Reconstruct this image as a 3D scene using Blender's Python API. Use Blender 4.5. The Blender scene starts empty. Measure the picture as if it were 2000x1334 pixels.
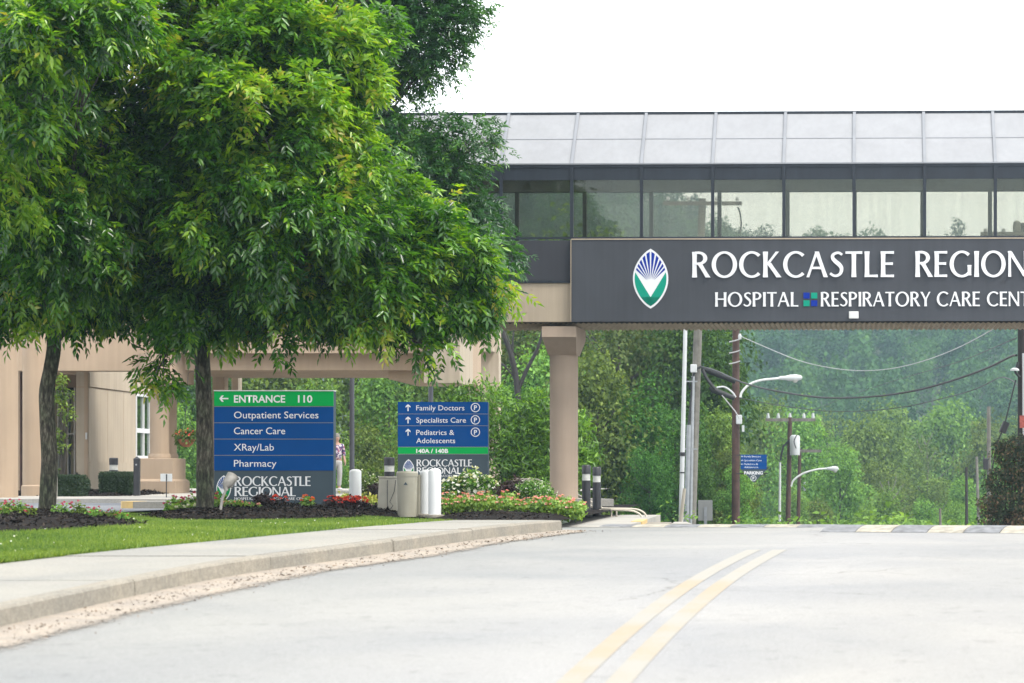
import bpy, math, random
import numpy as np
from mathutils import Vector, Matrix

# ---------------------------------------------------------------- camera, world, sun, exposure
S = bpy.context.scene
C = S.collection
F = 5000.0            # focal length in photograph pixels (2000 wide)
PX, HY = 1550.0, 930.0   # principal column and horizon row (the photograph is a crop)
EYE = 2.0
cam_d = bpy.data.cameras.new("camera")
cam = bpy.data.objects.new("camera", cam_d); C.objects.link(cam)
cam.location = (0, 0, EYE); cam.rotation_euler = (math.pi/2, 0, 0)
cam_d.sensor_width = 36; cam_d.lens = 36*F/2000
cam_d.shift_x = (1000-PX)/2000; cam_d.shift_y = (HY-667)/2000
cam_d.clip_start = .5; cam_d.clip_end = 6000
S.camera = cam
cam_d.dof.use_dof = True; cam_d.dof.focus_distance = 47; cam_d.dof.aperture_fstop = 3.6

SUN_EL, SUN_AZ = math.radians(56), math.radians(118)   # azimuth from +Y clockwise
w = bpy.data.worlds.new("World"); S.world = w; w.use_nodes = True
wn, wl = w.node_tree.nodes, w.node_tree.links
bg = wn["Background"]
sky = wn.new("ShaderNodeTexSky"); sky.sky_type = 'NISHITA'; sky.sun_disc = False
sky.sun_elevation = SUN_EL; sky.sun_rotation = SUN_AZ; sky.air_density = 1.4; sky.dust_density = 4
mx = wn.new("ShaderNodeMix"); mx.data_type = 'RGBA'; mx.inputs[0].default_value = .86   # overcast: cloud layer over the clear sky
mx.inputs[7].default_value = (10.6, 10.8, 11.0, 1)
wl.new(sky.outputs[0], mx.inputs[6]); wl.new(mx.outputs[2], bg.inputs[0])
bg.inputs[1].default_value = .10
sd = bpy.data.lights.new("sun", 'SUN'); sd.energy = 1.5; sd.angle = math.radians(14); sd.color = (1, .95, .86)
sun = bpy.data.objects.new("sun", sd); C.objects.link(sun)
sdir = Vector((math.sin(SUN_AZ)*math.cos(SUN_EL), math.cos(SUN_AZ)*math.cos(SUN_EL), math.sin(SUN_EL)))
sun.rotation_euler = sdir.to_track_quat('Z', 'Y').to_euler(); sun.location = (20, -20, 40)
S.view_settings.view_transform = 'Standard'; S.view_settings.look = 'None'
S.view_settings.exposure = 1.38; S.view_settings.gamma = 1; S.view_settings.use_curve_mapping = False
S.cycles.max_bounces = 8; S.cycles.transparent_max_bounces = 12; S.cycles.volume_bounces = 1
S.cycles.use_denoising = True

# ---------------------------------------------------------------- helpers
def at(x, y, Y):
    """a point of the place seen at photograph pixel (x, y) that stands Y metres away"""
    return Vector(((x-PX)/F*Y, Y, EYE+(HY-y)/F*Y))
def XX(x, Y): return (x-PX)/F*Y
def ZZ(y, Y): return EYE+(HY-y)/F*Y

def new_mesh(name, V, Fc, smooth=False, var=None):
    me = bpy.data.meshes.new(name)
    me.from_pydata([tuple(v) for v in V], [], Fc)
    if smooth: me.polygons.foreach_set('use_smooth', [True]*len(me.polygons))
    me.update()
    return me
def np_mesh(name, V, T, var=None, smooth=False):
    """fast triangle mesh from arrays"""
    me = bpy.data.meshes.new(name)
    V = np.asarray(V, dtype=np.float32); T = np.asarray(T, dtype=np.int32)
    me.vertices.add(len(V)); me.vertices.foreach_set('co', V.ravel())
    k = T.shape[1]
    me.loops.add(T.size); me.loops.foreach_set('vertex_index', T.ravel())
    me.polygons.add(len(T)); me.polygons.foreach_set('loop_start', np.arange(0, T.size, k, dtype=np.int32))
    if smooth: me.polygons.foreach_set('use_smooth', np.ones(len(T), dtype=bool))
    me.update(calc_edges=True)
    if var is not None:
        a = me.attributes.new('var', 'FLOAT', 'POINT'); a.data.foreach_set('value', np.asarray(var, dtype=np.float32))
    return me
def link(name, me, m=None, parent=None):
    o = bpy.data.objects.new(name, me); C.objects.link(o)
    if m is not None:
        for mm in (m if isinstance(m, (list, tuple)) else [m]): me.materials.append(mm)
    if parent is not None: o.parent = parent
    return o
def tag(o, label=None, cat=None, group=None, kind=None):
    if label: o['label'] = label
    if cat: o['category'] = cat
    if group: o['group'] = group
    if kind: o['kind'] = kind
    return o
def thing(name, loc, label, cat, rz=0, group=None):
    o = bpy.data.objects.new(name, None); C.objects.link(o)
    o.empty_display_size = .2
    o.location = loc; o.rotation_euler = (0, 0, rz)
    return tag(o, label, cat, group)
def struct(o, label=None): 
    o['kind'] = 'structure'
    if label: o['label'] = label
    return o
def copy_tree(o, parent=None):
    c = o.copy(); C.objects.link(c); c.parent = parent
    for ch in list(o.children): copy_tree(ch, c)
    return c

class B:
    """collects solids in local coordinates, then links them as one mesh object"""
    def __init__(s): s.V = []; s.F = []; s.sm = False; s.M = Matrix.Identity(4)
    def add(s, V, Fc):
        k = len(s.V); s.V += [s.M @ Vector(v) for v in V]; s.F += [tuple(i+k for i in f) for f in Fc]; return s
    def box(s, x0, x1, y0, y1, z0, z1, bev=0):
        if bev <= 0:
            V = [(x0,y0,z0),(x1,y0,z0),(x1,y1,z0),(x0,y1,z0),(x0,y0,z1),(x1,y0,z1),(x1,y1,z1),(x0,y1,z1)]
            return s.add(V, [(3,2,1,0),(4,5,6,7),(0,1,5,4),(1,2,6,5),(2,3,7,6),(3,0,4,7)])
        b = min(bev, (x1-x0)*.45, (y1-y0)*.45, (z1-z0)*.45)
        V = []
        for zz, k in ((z0, 1), (z0+b, 0), (z1-b, 0), (z1, 1)):
            e = b if k else 0
            V += [(x0+b,y0+e,zz),(x1-b,y0+e,zz),(x1-e,y0+b,zz),(x1-e,y1-b,zz),(x1-b,y1-e,zz),(x0+b,y1-e,zz),(x0+e,y1-b,zz),(x0+e,y0+b,zz)]
        Fc = [tuple(range(7,-1,-1)), tuple(range(24,32))]
        for r in range(3):
            for i in range(8):
                j = (i+1) % 8
                Fc.append((r*8+i, r*8+j, r*8+8+j, r*8+8+i))
        return s.add(V, Fc)
    def tube(s, pts, rad, n=10, cap=True, flat=None):
        pts = [Vector(p) for p in pts]
        if not isinstance(rad, (list, tuple)): rad = [rad]*len(pts)
        V = []; up = None
        for i, p in enumerate(pts):
            t = (pts[min(i+1, len(pts)-1)]-pts[max(i-1, 0)]).normalized()
            if up is None:
                up = Vector((0, 1, 0)) if abs(t.y) < .9 else Vector((1, 0, 0))
            a = (up - t*up.dot(t)).normalized(); up = a; b = t.cross(a)
            for k in range(n):
                th = 2*math.pi*k/n
                V.append(p+(a*math.cos(th)+b*math.sin(th))*rad[i])
        Fc = []
        for i in range(len(pts)-1):
            for k in range(n):
                j = (k+1) % n
                Fc.append((i*n+k, i*n+j, i*n+n+j, i*n+n+k))
        if cap: Fc += [tuple(range(n-1,-1,-1)), tuple(range((len(pts)-1)*n, len(pts)*n))]
        s.sm = True
        return s.add(V, Fc)
    def lathe(s, prof, n=20, c=(0,0,0), sx=1, sy=1, lo=True, hi=True):
        V = []
        for r, z in prof:
            for k in range(n):
                th = 2*math.pi*k/n
                V.append((c[0]+r*math.cos(th)*sx, c[1]+r*math.sin(th)*sy, c[2]+z))
        Fc = []
        m = len(prof)
        for i in range(m-1):
            for k in range(n):
                j = (k+1) % n
                Fc.append((i*n+k, i*n+j, i*n+n+j, i*n+n+k))
        if lo: Fc.append(tuple(range(n-1,-1,-1)))
        if hi: Fc.append(tuple(range((m-1)*n, m*n)))
        s.sm = True
        return s.add(V, Fc)
    def prism(s, poly, y0, y1):
        """polygon in (x, z), anticlockwise seen from -y, between y0 (front) and y1"""
        n = len(poly)
        V = [(x, y0, z) for x, z in poly]+[(x, y1, z) for x, z in poly]
        return s.add(V, [tuple(range(n)), tuple(range(2*n-1, n-1, -1))]+[(i, i+n, (i+1) % n+n, (i+1) % n) for i in range(n)])
    def slab(s, poly, z0, z1):
        n = len(poly)
        V = [(x, y, z0) for x, y in poly]+[(x, y, z1) for x, y in poly]
        return s.add(V, [tuple(range(n-1,-1,-1)), tuple(range(n, 2*n))]+[(i, (i+1) % n, (i+1) % n+n, i+n) for i in range(n)])
    def build(s, name, m, parent=None, smooth=None):
        me = new_mesh(name, s.V, s.F)
        if (s.sm if smooth is None else smooth):
            me.polygons.foreach_set('use_smooth', [len(p.vertices) <= 4 for p in me.polygons])
            try: me.set_sharp_from_angle(angle=math.radians(40))
            except Exception: pass
        return link(name, me, m, parent)

def crom(pts, k=8):
    """smooth curve through points (numpy rows)"""
    P = np.array(pts, float); P = np.vstack([2*P[0]-P[1], P, 2*P[-1]-P[-2]])
    out = []
    for i in range(1, len(P)-2):
        for t in np.linspace(0, 1, k, endpoint=False):
            a, b, c, d = P[i-1], P[i], P[i+1], P[i+2]
            out.append(.5*((2*b)+(c-a)*t+(2*a-5*b+4*c-d)*t*t+(3*b-a-3*c+d)*t**3))
    out.append(P[-2])
    return np.array(out)

# ---------------------------------------------------------------- materials
def nt(name):
    m = bpy.data.materials.new(name); m.use_nodes = True
    n, l = m.node_tree.nodes, m.node_tree.links
    return m, n, l, n["Principled BSDF"]
def ramp(n, stops):
    r = n.new("ShaderNodeValToRGB"); e = r.color_ramp.elements
    e[0].position, e[0].color = stops[0][0], (*stops[0][1], 1)
    e[1].position, e[1].color = stops[-1][0], (*stops[-1][1], 1)
    for p, c in stops[1:-1]:
        q = e.new(p); q.color = (*c, 1)
    return r
KA = .78   # one scale for all masonry, metal and paint colours, set together with the exposure
def mat(name, col, rough=.7, var=.12, scale=3., bump=.0, bscale=60., metal=0, spec=.5, streak=0):
    """one colour with soft wear, fine relief and optional vertical rain streaks"""
    col = tuple(c*KA for c in col)
    m, n, l, p = nt(name)
    tc = n.new("ShaderNodeTexCoord")
    nz = n.new("ShaderNodeTexNoise"); nz.inputs["Scale"].default_value = scale; nz.inputs["Detail"].default_value = 6
    l.new(tc.outputs["Object"], nz.inputs["Vector"])
    r = ramp(n, [(.3, tuple(c*(1-var) for c in col)), (.7, tuple(min(1, c*(1+var)) for c in col))])
    l.new(nz.outputs[0], r.inputs[0]); out = r.outputs[0]
    if streak:
        mp = n.new("ShaderNodeMapping"); mp.inputs["Scale"].default_value = (9, 9, .35)
        l.new(tc.outputs["Object"], mp.inputs[0])
        n2 = n.new("ShaderNodeTexNoise"); n2.inputs["Scale"].default_value = 1.; n2.inputs["Detail"].default_value = 5
        l.new(mp.outputs[0], n2.inputs["Vector"])
        r2 = ramp(n, [(.35, (1-streak,)*3), (.62, (1, 1, 1))]); l.new(n2.outputs[0], r2.inputs[0])
        mm = n.new("ShaderNodeMix"); mm.data_type = 'RGBA'; mm.blend_type = 'MULTIPLY'; mm.inputs[0].default_value = 1
        l.new(out, mm.inputs[6]); l.new(r2.outputs[0], mm.inputs[7]); out = mm.outputs[2]
    l.new(out, p.inputs["Base Color"])
    p.inputs["Roughness"].default_value = rough; p.inputs["Metallic"].default_value = metal
    p.inputs["Specular IOR Level"].default_value = spec
    if bump:
        n3 = n.new("ShaderNodeTexNoise"); n3.inputs["Scale"].default_value = bscale; n3.inputs["Detail"].default_value = 4
        l.new(tc.outputs["Object"], n3.inputs["Vector"])
        bp = n.new("ShaderNodeBump"); bp.inputs["Strength"].default_value = bump; bp.inputs["Distance"].default_value = .02
        l.new(n3.outputs[0], bp.inputs["Height"]); l.new(bp.outputs[0], p.inputs["Normal"])
    return m
def leaf_mat(name, cols, rough=.45, trans=.35, hue=.0, spec=.5):
    """leaf: colour by the per-leaf value 'var', some light passes through"""
    m, n, l, p = nt(name)
    a = n.new("ShaderNodeAttribute"); a.attribute_name = 'var'
    k = len(cols)
    r = ramp(n, [(i/(k-1), c) for i, c in enumerate(cols)])
    l.new(a.outputs["Fac"], r.inputs[0]); out = r.outputs[0]
    if hue:
        oi = n.new("ShaderNodeObjectInfo")
        hs = n.new("ShaderNodeHueSaturation")
        m1 = n.new("ShaderNodeMapRange"); m1.inputs[3].default_value = .5-hue*.42; m1.inputs[4].default_value = .5+hue*.10
        m2 = n.new("ShaderNodeMapRange"); m2.inputs[3].default_value = 1-hue*3.2; m2.inputs[4].default_value = 1+hue*5
        l.new(oi.outputs["Random"], m1.inputs[0]); l.new(oi.outputs["Random"], m2.inputs[0])
        l.new(m1.outputs[0], hs.inputs["Hue"]); l.new(m2.outputs[0], hs.inputs["Value"]); l.new(out, hs.inputs["Color"]); out = hs.outputs[0]
    l.new(out, p.inputs["Base Color"]); p.inputs["Roughness"].default_value = rough
    p.inputs["Specular IOR Level"].default_value = spec
    if trans:
        t = n.new("ShaderNodeBsdfTranslucent")
        g = n.new("ShaderNodeMix"); g.data_type = 'RGBA'; g.blend_type = 'MULTIPLY'; g.inputs[0].default_value = 1
        g.inputs[7].default_value = (1.5, 1.45, .5, 1); l.new(out, g.inputs[6]); l.new(g.outputs[2], t.inputs[0])
        ms = n.new("ShaderNodeMixShader"); ms.inputs[0].default_value = trans
        l.new(p.outputs[0], ms.inputs[1]); l.new(t.outputs[0], ms.inputs[2])
        l.new(ms.outputs[0], n["Material Output"].inputs[0])
    return m
def glass_mat(name, tint, refl=.12, rough=.02, film=.0):
    m, n, l, p = nt(name)
    n.remove(p)
    t = n.new("ShaderNodeBsdfTransparent"); t.inputs[0].default_value = (*tint, 1)
    g = n.new("ShaderNodeBsdfGlossy"); g.inputs["Roughness"].default_value = rough; g.inputs[0].default_value = (.8, .9, .86, 1)
    ms = n.new("ShaderNodeMixShader"); ms.inputs[0].default_value = refl
    l.new(t.outputs[0], ms.inputs[1]); l.new(g.outputs[0], ms.inputs[2]); out = ms.outputs[0]
    if film:   # dust film with rain runs
        tc = n.new("ShaderNodeTexCoord"); mp = n.new("ShaderNodeMapping"); mp.inputs["Scale"].default_value = (6, 6, .3)
        l.new(tc.outputs["Object"], mp.inputs[0])
        nz = n.new("ShaderNodeTexNoise"); nz.inputs["Scale"].default_value = 1.3; nz.inputs["Detail"].default_value = 6; l.new(mp.outputs[0], nz.inputs["Vector"])
        mr = n.new("ShaderNodeMapRange"); mr.inputs[1].default_value = .35; mr.inputs[2].default_value = .7; mr.inputs[3].default_value = film*.4; mr.inputs[4].default_value = film*1.6
        l.new(nz.outputs[0], mr.inputs[0])
        d = n.new("ShaderNodeBsdfDiffuse"); d.inputs[0].default_value = (.34, .37, .31, 1)
        m2 = n.new("ShaderNodeMixShader"); l.new(mr.outputs[0], m2.inputs[0]); l.new(out, m2.inputs[1]); l.new(d.outputs[0], m2.inputs[2]); out = m2.outputs[0]
    l.new(out, n["Material Output"].inputs[0])
    return m

def speckle(name, base, dark, light, fine=260, patch=.35, bump=.35, cracks=True, stain=(.5,.42,.3), rough=.9, jit=1.):
    """worn asphalt or concrete: aggregate speckle, pale and dark patches, hairline cracks"""
    base, dark, light = (tuple(c*KA for c in q) for q in (base, dark, light))
    m, n, l, p = nt(name)
    tc = n.new("ShaderNodeTexCoord")
    def noise(s, d=4, dist=0):
        z = n.new("ShaderNodeTexNoise"); z.inputs["Scale"].default_value = s; z.inputs["Detail"].default_value = d; z.inputs["Distortion"].default_value = dist
        l.new(tc.outputs["Object"], z.inputs["Vector"]); return z
    def mixc(kind, fac, a, b):
        q = n.new("ShaderNodeMix"); q.data_type = 'RGBA'; q.blend_type = kind
        if isinstance(fac, float): q.inputs[0].default_value = fac
        else: l.new(fac, q.inputs[0])
        for s_, v in ((6, a), (7, b)):
            if isinstance(v, tuple): q.inputs[s_].default_value = (*v, 1)
            else: l.new(v, q.inputs[s_])
        return q.outputs[2]
    f = noise(fine, 3); r1 = ramp(n, [(.3, dark), (.5, base), (.72, light)]); l.new(f.outputs[0], r1.inputs[0])
    f2 = noise(fine*.22, 5); r2 = ramp(n, [(.35, (.86,)*3), (.65, (1.08,)*3)]); l.new(f2.outputs[0], r2.inputs[0])
    c = mixc('MULTIPLY', 1., r1.outputs[0], r2.outputs[0])
    f3 = noise(patch, 6, .6); r3 = ramp(n, [(.35, (.85, .86, .88)), (.65, (1.08, 1.06, 1.03))]); l.new(f3.outputs[0], r3.inputs[0])
    c = mixc('MULTIPLY', jit, c, r3.outputs[0])
    if cracks:
        v = n.new("ShaderNodeTexVoronoi"); v.feature = 'DISTANCE_TO_EDGE'; v.inputs["Scale"].default_value = .33
        dn = noise(2.2, 6); av = n.new("ShaderNodeMix"); av.data_type = 'RGBA'; av.inputs[0].default_value = .35
        l.new(tc.outputs["Object"], av.inputs[6]); l.new(dn.outputs[1], av.inputs[7]); l.new(av.outputs[2], v.inputs["Vector"])
        rc = ramp(n, [(.0, (.45, .44, .42)), (.004, (1, 1, 1))]); l.new(v.outputs[0], rc.inputs[0])
        msk = noise(.5, 2); rm = ramp(n, [(.5, (0, 0, 0)), (.58, (.8,)*3)]); l.new(msk.outputs[0], rm.inputs[0])
        c = mixc('MULTIPLY', rm.outputs[0], c, rc.outputs[0])
    l.new(c, p.inputs["Base Color"]); p.inputs["Roughness"].default_value = rough; p.inputs["Specular IOR Level"].default_value = .3
    bp = n.new("ShaderNodeBump"); bp.inputs["Strength"].default_value = bump; bp.inputs["Distance"].default_value = .006
    l.new(f.outputs[0], bp.inputs["Height"]); l.new(bp.outputs[0], p.inputs["Normal"])
    return m

def road_wear(m):
    n, l = m.node_tree.nodes, m.node_tree.links; p = n["Principled BSDF"]; src = p.inputs["Base Color"].links[0].from_socket
    tc = n.new("ShaderNodeTexCoord"); sp = n.new("ShaderNodeSeparateXYZ"); l.new(tc.outputs["Object"], sp.inputs[0])
    z = n.new("ShaderNodeTexNoise"); z.inputs["Scale"].default_value = 5.5; z.inputs["Detail"].default_value = 6; z.inputs["Roughness"].default_value = .75; l.new(tc.outputs["Object"], z.inputs["Vector"])
    r = ramp(n, [(.56, (1, 1, 1)), (.70, (.72, .72, .73))]); l.new(z.outputs[0], r.inputs[0])
    # distance from the kerb line, which runs from (-5.2, 16.8) to (-2.98, 32.9)
    k = n.new("ShaderNodeMath"); k.operation = 'MULTIPLY_ADD'; k.inputs[1].default_value = -.138; l.new(sp.outputs[1], k.inputs[0]); l.new(sp.outputs[0], k.inputs[2])
    z2 = n.new("ShaderNodeTexNoise"); z2.inputs["Scale"].default_value = 1.1; z2.inputs["Detail"].default_value = 5; l.new(tc.outputs["Object"], z2.inputs["Vector"])
    k2 = n.new("ShaderNodeMath"); k2.operation = 'MULTIPLY_ADD'; k2.inputs[1].default_value = 1.2; l.new(z2.outputs[0], k2.inputs[0]); l.new(k.outputs[0], k2.inputs[2])
    r2 = ramp(n, [(0, (.80, .815, .80)), (.34, (.92, .925, .915)), (.75, (1.02, 1.02, 1.03)), (1, (.97, .965, .955))])
    mr = n.new("ShaderNodeMapRange"); mr.inputs[1].default_value = -6.8; mr.inputs[2].default_value = -1.2; l.new(k2.outputs[0], mr.inputs[0]); l.new(mr.outputs[0], r2.inputs[0])
    for q in (r, r2):
        mm = n.new("ShaderNodeMix"); mm.data_type = 'RGBA'; mm.blend_type = 'MULTIPLY'; mm.inputs[0].default_value = 1
        l.new(src, mm.inputs[6]); l.new(q.outputs[0], mm.inputs[7]); src = mm.outputs[2]
    l.new(src, p.inputs["Base Color"])
def thin_out(m):
    """drifted sand: broken up by noise towards its outer edge (value 'var', 0 at the kerb, 1 outside)"""
    n, l = m.node_tree.nodes, m.node_tree.links; p = n["Principled BSDF"]
    a = n.new("ShaderNodeAttribute"); a.attribute_name = 'var'; tc = n.new("ShaderNodeTexCoord")
    z = n.new("ShaderNodeTexNoise"); z.inputs["Scale"].default_value = 30; z.inputs["Detail"].default_value = 8; z.inputs["Roughness"].default_value = .7; l.new(tc.outputs["Object"], z.inputs["Vector"])
    s_ = n.new("ShaderNodeMath"); s_.operation = 'MULTIPLY_ADD'; s_.inputs[1].default_value = -.95; s_.inputs[2].default_value = .60; l.new(a.outputs["Fac"], s_.inputs[0])
    ad = n.new("ShaderNodeMath"); l.new(z.outputs[0], ad.inputs[0]); l.new(s_.outputs[0], ad.inputs[1])
    r = n.new("ShaderNodeMapRange"); r.inputs[1].default_value = .34; r.inputs[2].default_value = .50; l.new(ad.outputs[0], r.inputs[0])
    t = n.new("ShaderNodeBsdfTransparent"); ms = n.new("ShaderNodeMixShader"); l.new(r.outputs[0], ms.inputs[0]); l.new(t.outputs[0], ms.inputs[1]); l.new(p.outputs[0], ms.inputs[2]); l.new(ms.outputs[0], n["Material Output"].inputs[0])
M = {}
M['asphalt'] = speckle("worn_pale_asphalt", (.335, .333, .328), (.185, .185, .18), (.45, .445, .435))
road_wear(M['asphalt'])
M['lot'] = speckle("driveway_asphalt", (.20, .21, .23), (.14, .15, .17), (.27, .28, .3), cracks=False)
M['concrete'] = speckle("pavement_concrete", (.315, .305, .275), (.24, .23, .20), (.37, .36, .33), fine=180, patch=.6, cracks=False)
M['kerb'] = speckle("kerb_concrete", (.30, .272, .225), (.21, .19, .15), (.365, .34, .29), fine=90, patch=1.4, cracks=False)
M['sand'] = speckle("gutter_sand", (.37, .32, .265), (.27, .22, .17), (.46, .41, .35), fine=120, patch=2.5, cracks=False)
thin_out(M['sand'])
M['slab'] = speckle("pale_slab_concrete", (.42, .40, .36), (.34, .32, .29), (.48, .46, .42), fine=180, patch=.8, cracks=False)
M['soil'] = mat("lawn_soil", (.06, .12, .02), .95, .3, 1.5, .5, 30)
M['earth'] = mat("forest_ground", (.028, .05, .018), .95, .4, .05)
M['mulch'] = mat("black_mulch", (.014, .011, .010), .95, .5, 9, 1, 45, spec=.1)
M['rusty'] = mat("weathered_zinc", (.27, .255, .23), .7, .3, 14)
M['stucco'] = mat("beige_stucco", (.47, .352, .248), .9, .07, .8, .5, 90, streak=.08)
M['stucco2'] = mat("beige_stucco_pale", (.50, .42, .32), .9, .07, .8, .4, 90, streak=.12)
M['girder'] = mat("painted_concrete_girder", (.47, .385, .285), .85, .06, 1.2, .3, 60, streak=.10)
M['colm'] = mat("column_stucco", (.44, .34, .26), .9, .07, 1.5, .5, 120, streak=.06)
M['alu'] = mat("brushed_frame_metal", (.28, .29, .31), .4, .08, 2, metal=.6)
M['dark'] = mat("dark_bronze_frame", (.026, .033, .045), .5, .15, 2, streak=.15, spec=.25)
M['board'] = mat("charcoal_sign_panel", (.068, .073, .085), .85, .12, .7, .4, 140, streak=.08, spec=.25)
M['panelD'] = mat("charcoal_panel", (.036, .038, .048), .85, .1, 1.2, .3, 120, streak=.08)
M['roofp'] = mat("frosted_roof_panel", (.30, .305, .32), .35, .05, 1.6, streak=.06)
M['ceil'] = mat("bridge_ceiling", (.10, .11, .12), .8)
M['deckm'] = mat("rusted_deck_sheet", (.36, .29, .20), .8, .3, 4)
M['white'] = mat("white_letters", (.80, .81, .83), .5, .02)
M['whitep'] = mat("white_painted_steel", (.72, .73, .72), .4, .05, 3, streak=.05)
M['blue'] = mat("blue_sign_panel", (.0005, .062, .25), .5, .04, spec=.05)
M['green'] = mat("green_sign_panel", (.0015, .37, .075), .5, .04, spec=.05)
M['slate'] = mat("slate_sign_panel", (.060, .085, .105), .5, .05, spec=.1)
M['logoG'] = mat("logo_green", (.004, .30, .20), .5, .02, spec=.12)
M['logoB'] = mat("logo_blue", (.004, .03, .30), .5, .02, spec=.1)
M['logoG2'] = mat("logo_leaf_green", (.004, .25, .07), .5, .02, spec=.1)
M['logoB2'] = mat("logo_deep_blue", (.002, .06, .25), .5, .02, spec=.1)
M['black'] = mat("black_painted_steel", (.015, .015, .02), .45, .2, 4)
M['greym'] = mat("galvanised_steel", (.34, .36, .38), .45, .12, 6, metal=.3)
M['cream'] = mat("cream_painted_steel", (.58, .52, .42), .5, .08, 5)
M['yel'] = mat("faded_yellow_paint", (.62, .43, .17), .7, .15, 6)
M['wood_br'] = mat("creosote_brown_pole", (.085, .045, .034), .9, .35, 5, .6, 40, streak=.3)
M['wood_gr'] = mat("weathered_grey_pole", (.20, .19, .165), .9, .25, 5, .6, 40, streak=.3)
M['wood_dk'] = mat("dark_pole", (.03, .026, .026), .9, .3, 5, .6, 40)
M['cable'] = mat("black_cable", (.014, .015, .018), .6)
M['wire'] = mat("aluminium_wire", (.42, .43, .43), .5)
M['box'] = mat("beige_utility_plastic", (.40, .38, .31), .55, .1, 4, streak=.12)
M['tan'] = mat("tan_utility_metal", (.36, .34, .265), .5, .1, 3, streak=.1)
M['winw'] = mat("white_window_frame", (.75, .76, .77), .5, .03)
M['glassB'] = glass_mat("tinted_bridge_glass", (.775, .772, .735), .03, .0, .03)
M['glassW'] = glass_mat("window_glass", (.22, .30, .28), .45, .04, .05)
M['glassD'] = glass_mat("door_glass", (.10, .16, .13), .5, .02, .0)
M['roomd'] = mat("dark_interior", (.05, .06, .055), .9)
M['terra'] = mat("terracotta_pot", (.30, .11, .05), .8, .2, 8)
M['skin'] = mat("skin", (.50, .30, .22), .6, .05)
M['hair'] = mat("grey_hair", (.26, .24, .22), .8, .2, 20)
M['trous'] = mat("pale_trousers", (.50, .50, .50), .9)
def shirt_mat():
    m, n, l, p = nt("patterned_shirt")
    tc = n.new("ShaderNodeTexCoord"); v = n.new("ShaderNodeTexVoronoi"); v.inputs["Scale"].default_value = 22
    l.new(tc.outputs["Object"], v.inputs["Vector"])
    r = ramp(n, [(0, (.07, .05, .13)), (.35, (.10, .08, .2)), (.45, (.5, .45, .5)), (.7, (.3, .08, .14)), (1, (.06, .06, .12))]); r.color_ramp.interpolation = 'CONSTANT'
    l.new(v.outputs["Color"], r.inputs[0]); l.new(r.outputs[0], p.inputs["Base Color"]); p.inputs["Roughness"].default_value = .9
    return m
M['shirt'] = shirt_mat()
def bark_mat(name, a, b, c):
    m, n, l, p = nt(name)
    tc = n.new("ShaderNodeTexCoord"); mp = n.new("ShaderNodeMapping"); mp.inputs["Scale"].default_value = (26, 26, 7)
    l.new(tc.outputs["Object"], mp.inputs[0])
    z = n.new("ShaderNodeTexNoise"); z.inputs["Scale"].default_value = 1.; z.inputs["Detail"].default_value = 6; z.inputs["Roughness"].default_value = .65; l.new(mp.outputs[0], z.inputs["Vector"])
    r = ramp(n, [(.36, a), (.5, b), (.66, c)]); l.new(z.outputs[0], r.inputs[0])
    z2 = n.new("ShaderNodeTexNoise"); z2.inputs["Scale"].default_value = 2.6; z2.inputs["Detail"].default_value = 3; l.new(tc.outputs["Object"], z2.inputs["Vector"])
    r2 = ramp(n, [(.4, (.6, .75, .55)), (.65, (1.15, 1.12, 1.1))]); l.new(z2.outputs[0], r2.inputs[0])
    q = n.new("ShaderNodeMix"); q.data_type = 'RGBA'; q.blend_type = 'MULTIPLY'; q.inputs[0].default_value = 1
    l.new(r.outputs[0], q.inputs[6]); l.new(r2.outputs[0], q.inputs[7]); l.new(q.outputs[2], p.inputs["Base Color"])
    p.inputs["Roughness"].default_value = .95
    bp = n.new("ShaderNodeBump"); bp.inputs["Strength"].default_value = .9; bp.inputs["Distance"].default_value = .03
    l.new(z.outputs[0], bp.inputs["Height"]); l.new(bp.outputs[0], p.inputs["Normal"])
    return m
M['bark'] = bark_mat("ash_bark", (.018, .014, .011), (.060, .050, .038), (.17, .155, .12))
M['bark2'] = mat("grey_branch_bark", (.06, .052, .045), .95, .4, 6)
M['leafA'] = leaf_mat("ash_leaf", [(.010, .048, .006), (.030, .110, .010), (.070, .195, .012), (.155, .31, .016), (.27, .42, .022), (.42, .36, .07)], .27, .45, spec=.65)
M['leafA2'] = leaf_mat("ash_leaf_dark", [(.016, .062, .020), (.034, .115, .032), (.065, .175, .040), (.14, .28, .042)], .30, .45, spec=.65)
M['leafM'] = leaf_mat("woodland_leaf", [(.022, .060, .016), (.075, .16, .034), (.14, .26, .055), (.23, .38, .10)], .6, .34, .09, .15)
M['leafD'] = leaf_mat("dark_woodland_leaf", [(.008, .032, .008), (.024, .078, .014), (.052, .14, .022), (.10, .21, .03)], .6, .3, .06, .15)
M['leafO'] = leaf_mat("olive_woodland_leaf", [(.030, .060, .018), (.078, .125, .036), (.15, .21, .06)], .65, .3, .05, .15)
M['leafH'] = leaf_mat("hill_leaf", [(.005, .026, .012), (.026, .08, .028), (.055, .135, .042), (.11, .21, .055)], .7, .25, 0, .1)
M['leafS'] = leaf_mat("shrub_leaf", [(.030, .085, .012), (.078, .19, .022), (.15, .31, .034), (.24, .42, .05)], .4, .36)
M['leafB'] = leaf_mat("box_hedge_leaf", [(.008, .022, .006), (.016, .042, .012), (.03, .068, .018)], .5, .15)
M['leafR'] = leaf_mat("dead_brown_leaf", [(.02, .035, .016), (.04, .06, .028), (.14, .095, .055), (.22, .14, .085)], .8, .2)
M['leafP'] = leaf_mat("maroon_leaf", [(.018, .010, .012), (.04, .018, .02), (.07, .04, .03)], .6, .2)
M['leafF'] = leaf_mat("begonia_leaf", [(.07, .16, .025), (.17, .30, .04), (.32, .40, .07)], .45, .3)
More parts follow.
